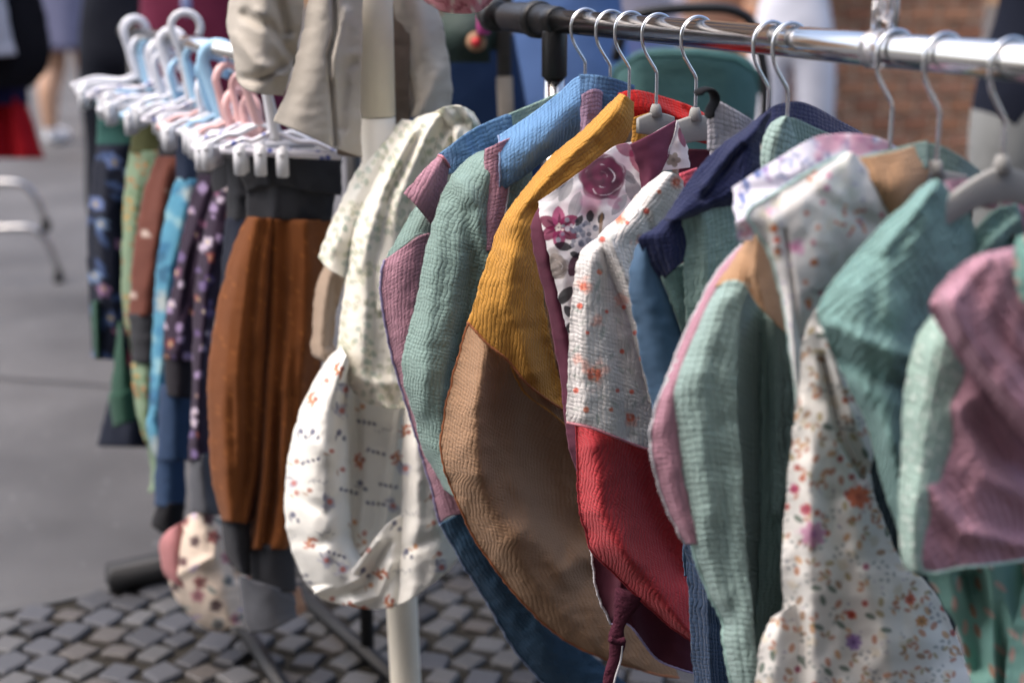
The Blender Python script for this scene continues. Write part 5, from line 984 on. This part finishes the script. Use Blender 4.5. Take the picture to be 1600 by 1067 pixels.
panel(t, 'collar', p0, [(1338, 246), (1340, 275)], [(1450, 219), (1452, 262)], T=[(1338, 246), (1370, 238), (1410, 229), (1450, 219)], mat=sage, off=.010, prof=(0, .002, 0), vprof=(-.008, .002), step=3)
panel(t, 'collar_back', p0, [(1446, 222), (1452, 270), (1456, 300)], [(1548, 280), (1545, 320)], T=[(1446, 222), (1476, 230), (1510, 250), (1548, 280)], mat=sage, off=-.006, prof=(-.004, .004, -.01), step=3)
panel(t, 'under_layer', p0, [(1204, 965), (1188, 1010), (1178, 1085)], [(1245, 940), (1250, 1085)], mat=mead, paint=PI, off=-.006, prof=(-.01, .002, 0), step=2)
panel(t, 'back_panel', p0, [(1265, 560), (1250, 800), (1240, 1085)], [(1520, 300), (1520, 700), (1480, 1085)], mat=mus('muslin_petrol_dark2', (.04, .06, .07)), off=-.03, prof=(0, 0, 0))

# J sea green on the nearest hanger
t = cloth('muslin_cloth', 'sea green muslin cloth with rose pink inside on the nearest hanger', 'cloth', 9, 1380, 480)
p0 = g(9)
panel(t, 'front_drape', p0, [(1458, 281), (1436, 294), (1410, 322), (1384, 344), (1331, 401), (1296, 446), (1276, 488), (1294, 537), (1322, 598), (1350, 655), (1366, 710), (1382, 770), (1402, 825), (1422, 890)], [(1478, 289), (1500, 312), (1520, 345), (1534, 390), (1536, 440), (1506, 520), (1480, 600), (1475, 700), (1475, 800), (1480, 900)], T=[(1458, 281), (1468, 281), (1478, 289)], mat=seag, off=.004, prof=((-.006, .004, -.014), (-.022, .004, .008, -.002, -.016), (-.022, .006, .010, .004, -.014), (-.024, .006, .012, .0, -.014), (-.022, .006, .002, -.014, -.02), (-.02, -.002, -.008, -.014, -.02)), folds=[([(1455, 300), (1430, 330), (1380, 390)], 10, .006), ([(1300, 510), (1370, 540), (1430, 560)], 14, .007), ([(1310, 560), (1400, 600), (1440, 640)], 16, -.010), ([(1340, 600), (1400, 700), (1430, 800)], 18, .006)], wrinkle=.004)
panel(t, 'inside_fold', p0, [(1502, 388), (1520, 420), (1530, 440)], [(1590, 318), (1600, 360), (1610, 400)], T=[(1502, 388), (1530, 352), (1560, 326), (1590, 318)], B=[(1530, 440), (1570, 420), (1610, 400)], mat=seag, off=-.016, prof=(-.004, .006, .0), folds=[([(1530, 400), (1570, 360), (1590, 345)], 7, .010), ([(1540, 412), (1580, 375)], 6, -.010)])
panel(t, 'pink_inside', p0, [(1470, 284), (1474, 300), (1486, 316)], [(1560, 282), (1560, 330)], T=[(1470, 284), (1500, 280), (1530, 281), (1560, 282)], mat=pinkd, off=-.018, prof=(.006, -.004, 0), folds=[([(1478, 296), (1496, 308)], 6, .008)])
panel(t, 'pink_back', p0, [(1550, 284), (1570, 330), (1568, 392)], [(1680, 262), (1690, 420)], mat=pinkd, off=-.03, prof=(0, .004, 0), folds=[([(1590, 330), (1575, 380)], 6, .008)])
panel(t, 'back_panel', p0, [(1400, 500), (1400, 700), (1440, 900)], [(1660, 420), (1660, 900)], mat=seag, off=-.04, prof=(0, 0, 0))

# K rose pink and pale mint, at the right edge
PK = Print('#9fb9ae', 121)
for x, y, a, k in PK.scatter((1390, 470, 1520, 900), 19): PK.dot(x, y, 3.2, '#dfe6df', .75, 2.5)
PT = Print('#86b5aa', 131)
for x, y, a, k in PT.scatter((1420, 340, 1720, 1090), 34): PT.leaf(x, y, 13, 4.5, 1.2 + .5 * math.sin(k * 2.1), ('#d9a79c', '#b5785f', '#e0b9ae')[k % 3], .8)
t = cloth('muslin_cloth', 'rose pink muslin cloth with pale dotted mint side, closest to the camera', 'cloth', 10, 1540, 640, -.02)
p0 = g(10, -.03)
panel(t, 'side_panel', p0, [(1460, 486), (1432, 528), (1414, 605), (1408, 700), (1404, 790), (1408, 870), (1418, 893)], [(1520, 540), (1520, 600), (1505, 680), (1475, 770), (1455, 850), (1450, 896)], mat=fabric('dotted_mint', None, 'muslin', period=.0066, amp=.0016), paint=PK, off=.0, prof=(-.024, .0, .004, .0), step=2.5)
panel(t, 'lower_drape', p0, [(1506, 572), (1500, 588), (1490, 612), (1464, 690), (1437, 780), (1424, 866), (1428, 890)], [(1600, 690), (1650, 740), (1680, 800), (1680, 862)], T=[(1506, 572), (1552, 640), (1600, 690)], B=[(1428, 890), (1462, 894), (1500, 886), (1560, 880), (1680, 862)], mat=pinkd, off=.006, prof=((-.006, .004, .004, -.004), (-.01, .006, .0, -.008), (-.012, .006, .006, .0)), folds=[([(1500, 640), (1540, 740), (1620, 790)], 18, .008), ([(1530, 660), (1570, 720), (1640, 750)], 20, -.014), ([(1450, 760), (1500, 830), (1600, 850)], 14, .007)], pipe=(('B', th_mint, .0012),), wrinkle=.004)
panel(t, 'shoulder_wrap', p0, [(1562, 390), (1522, 402), (1480, 434), (1452, 474), (1464, 508), (1500, 564), (1547, 636), (1600, 697), (1660, 760)], [(1640, 380), (1680, 440), (1690, 560), (1690, 660), (1690, 760)], T=[(1562, 390), (1600, 384), (1640, 380)], mat=pinkd, off=.028, prof=((-.006, .002, .0), (-.02, .006, .01, .002), (-.02, .006, .01, .002), (-.012, .004, 0)), folds=[([(1540, 405), (1490, 470), (1500, 530)], 14, .006), ([(1520, 440), (1570, 540), (1640, 620)], 16, -.006), ([(1480, 470), (1540, 580), (1640, 690)], 12, .006)], wrinkle=.004)
panel(t, 'mint_edge', p0, [(1588, 372), (1584, 420), (1592, 470)], [(1690, 340), (1690, 500)], mat=fabric('triangle_mint', None, 'linen'), paint=PT, off=.05, prof=(-.012, .004, 0), step=2.5)
panel(t, 'back_panel', p0, [(1480, 560), (1480, 700), (1490, 880)], [(1690, 500), (1690, 880)], mat=pinkd, off=-.03, prof=(0, 0, 0))
t = cloth('muslin_cloth', 'mint cloth with blush brush marks hanging lowest at the right edge', 'cloth', 10, 1560, 960, -.06)
p0 = g(10, -.075); trm = MATS['triangle_mint']
panel(t, 'front_drape', p0, [(1440, 880), (1470, 940), (1500, 990), (1520, 1090)], [(1700, 840), (1700, 1090)], mat=trm, paint=PT, off=.0, prof=(-.02, -.002, -.02, .008, -.03, -.01, .02, .01), folds=[([(1545, 890), (1560, 1080)], 10, .016), ([(1510, 900), (1530, 1040)], 14, -.02)], step=2.5, wrinkle=.005)
panel(t, 'side_drape', p0, [(1612, 860), (1596, 930), (1578, 1010), (1570, 1090)], [(1720, 860), (1720, 1090)], mat=trm, paint=PT, off=.03, prof=(-.014, .006, 0), step=2.5)
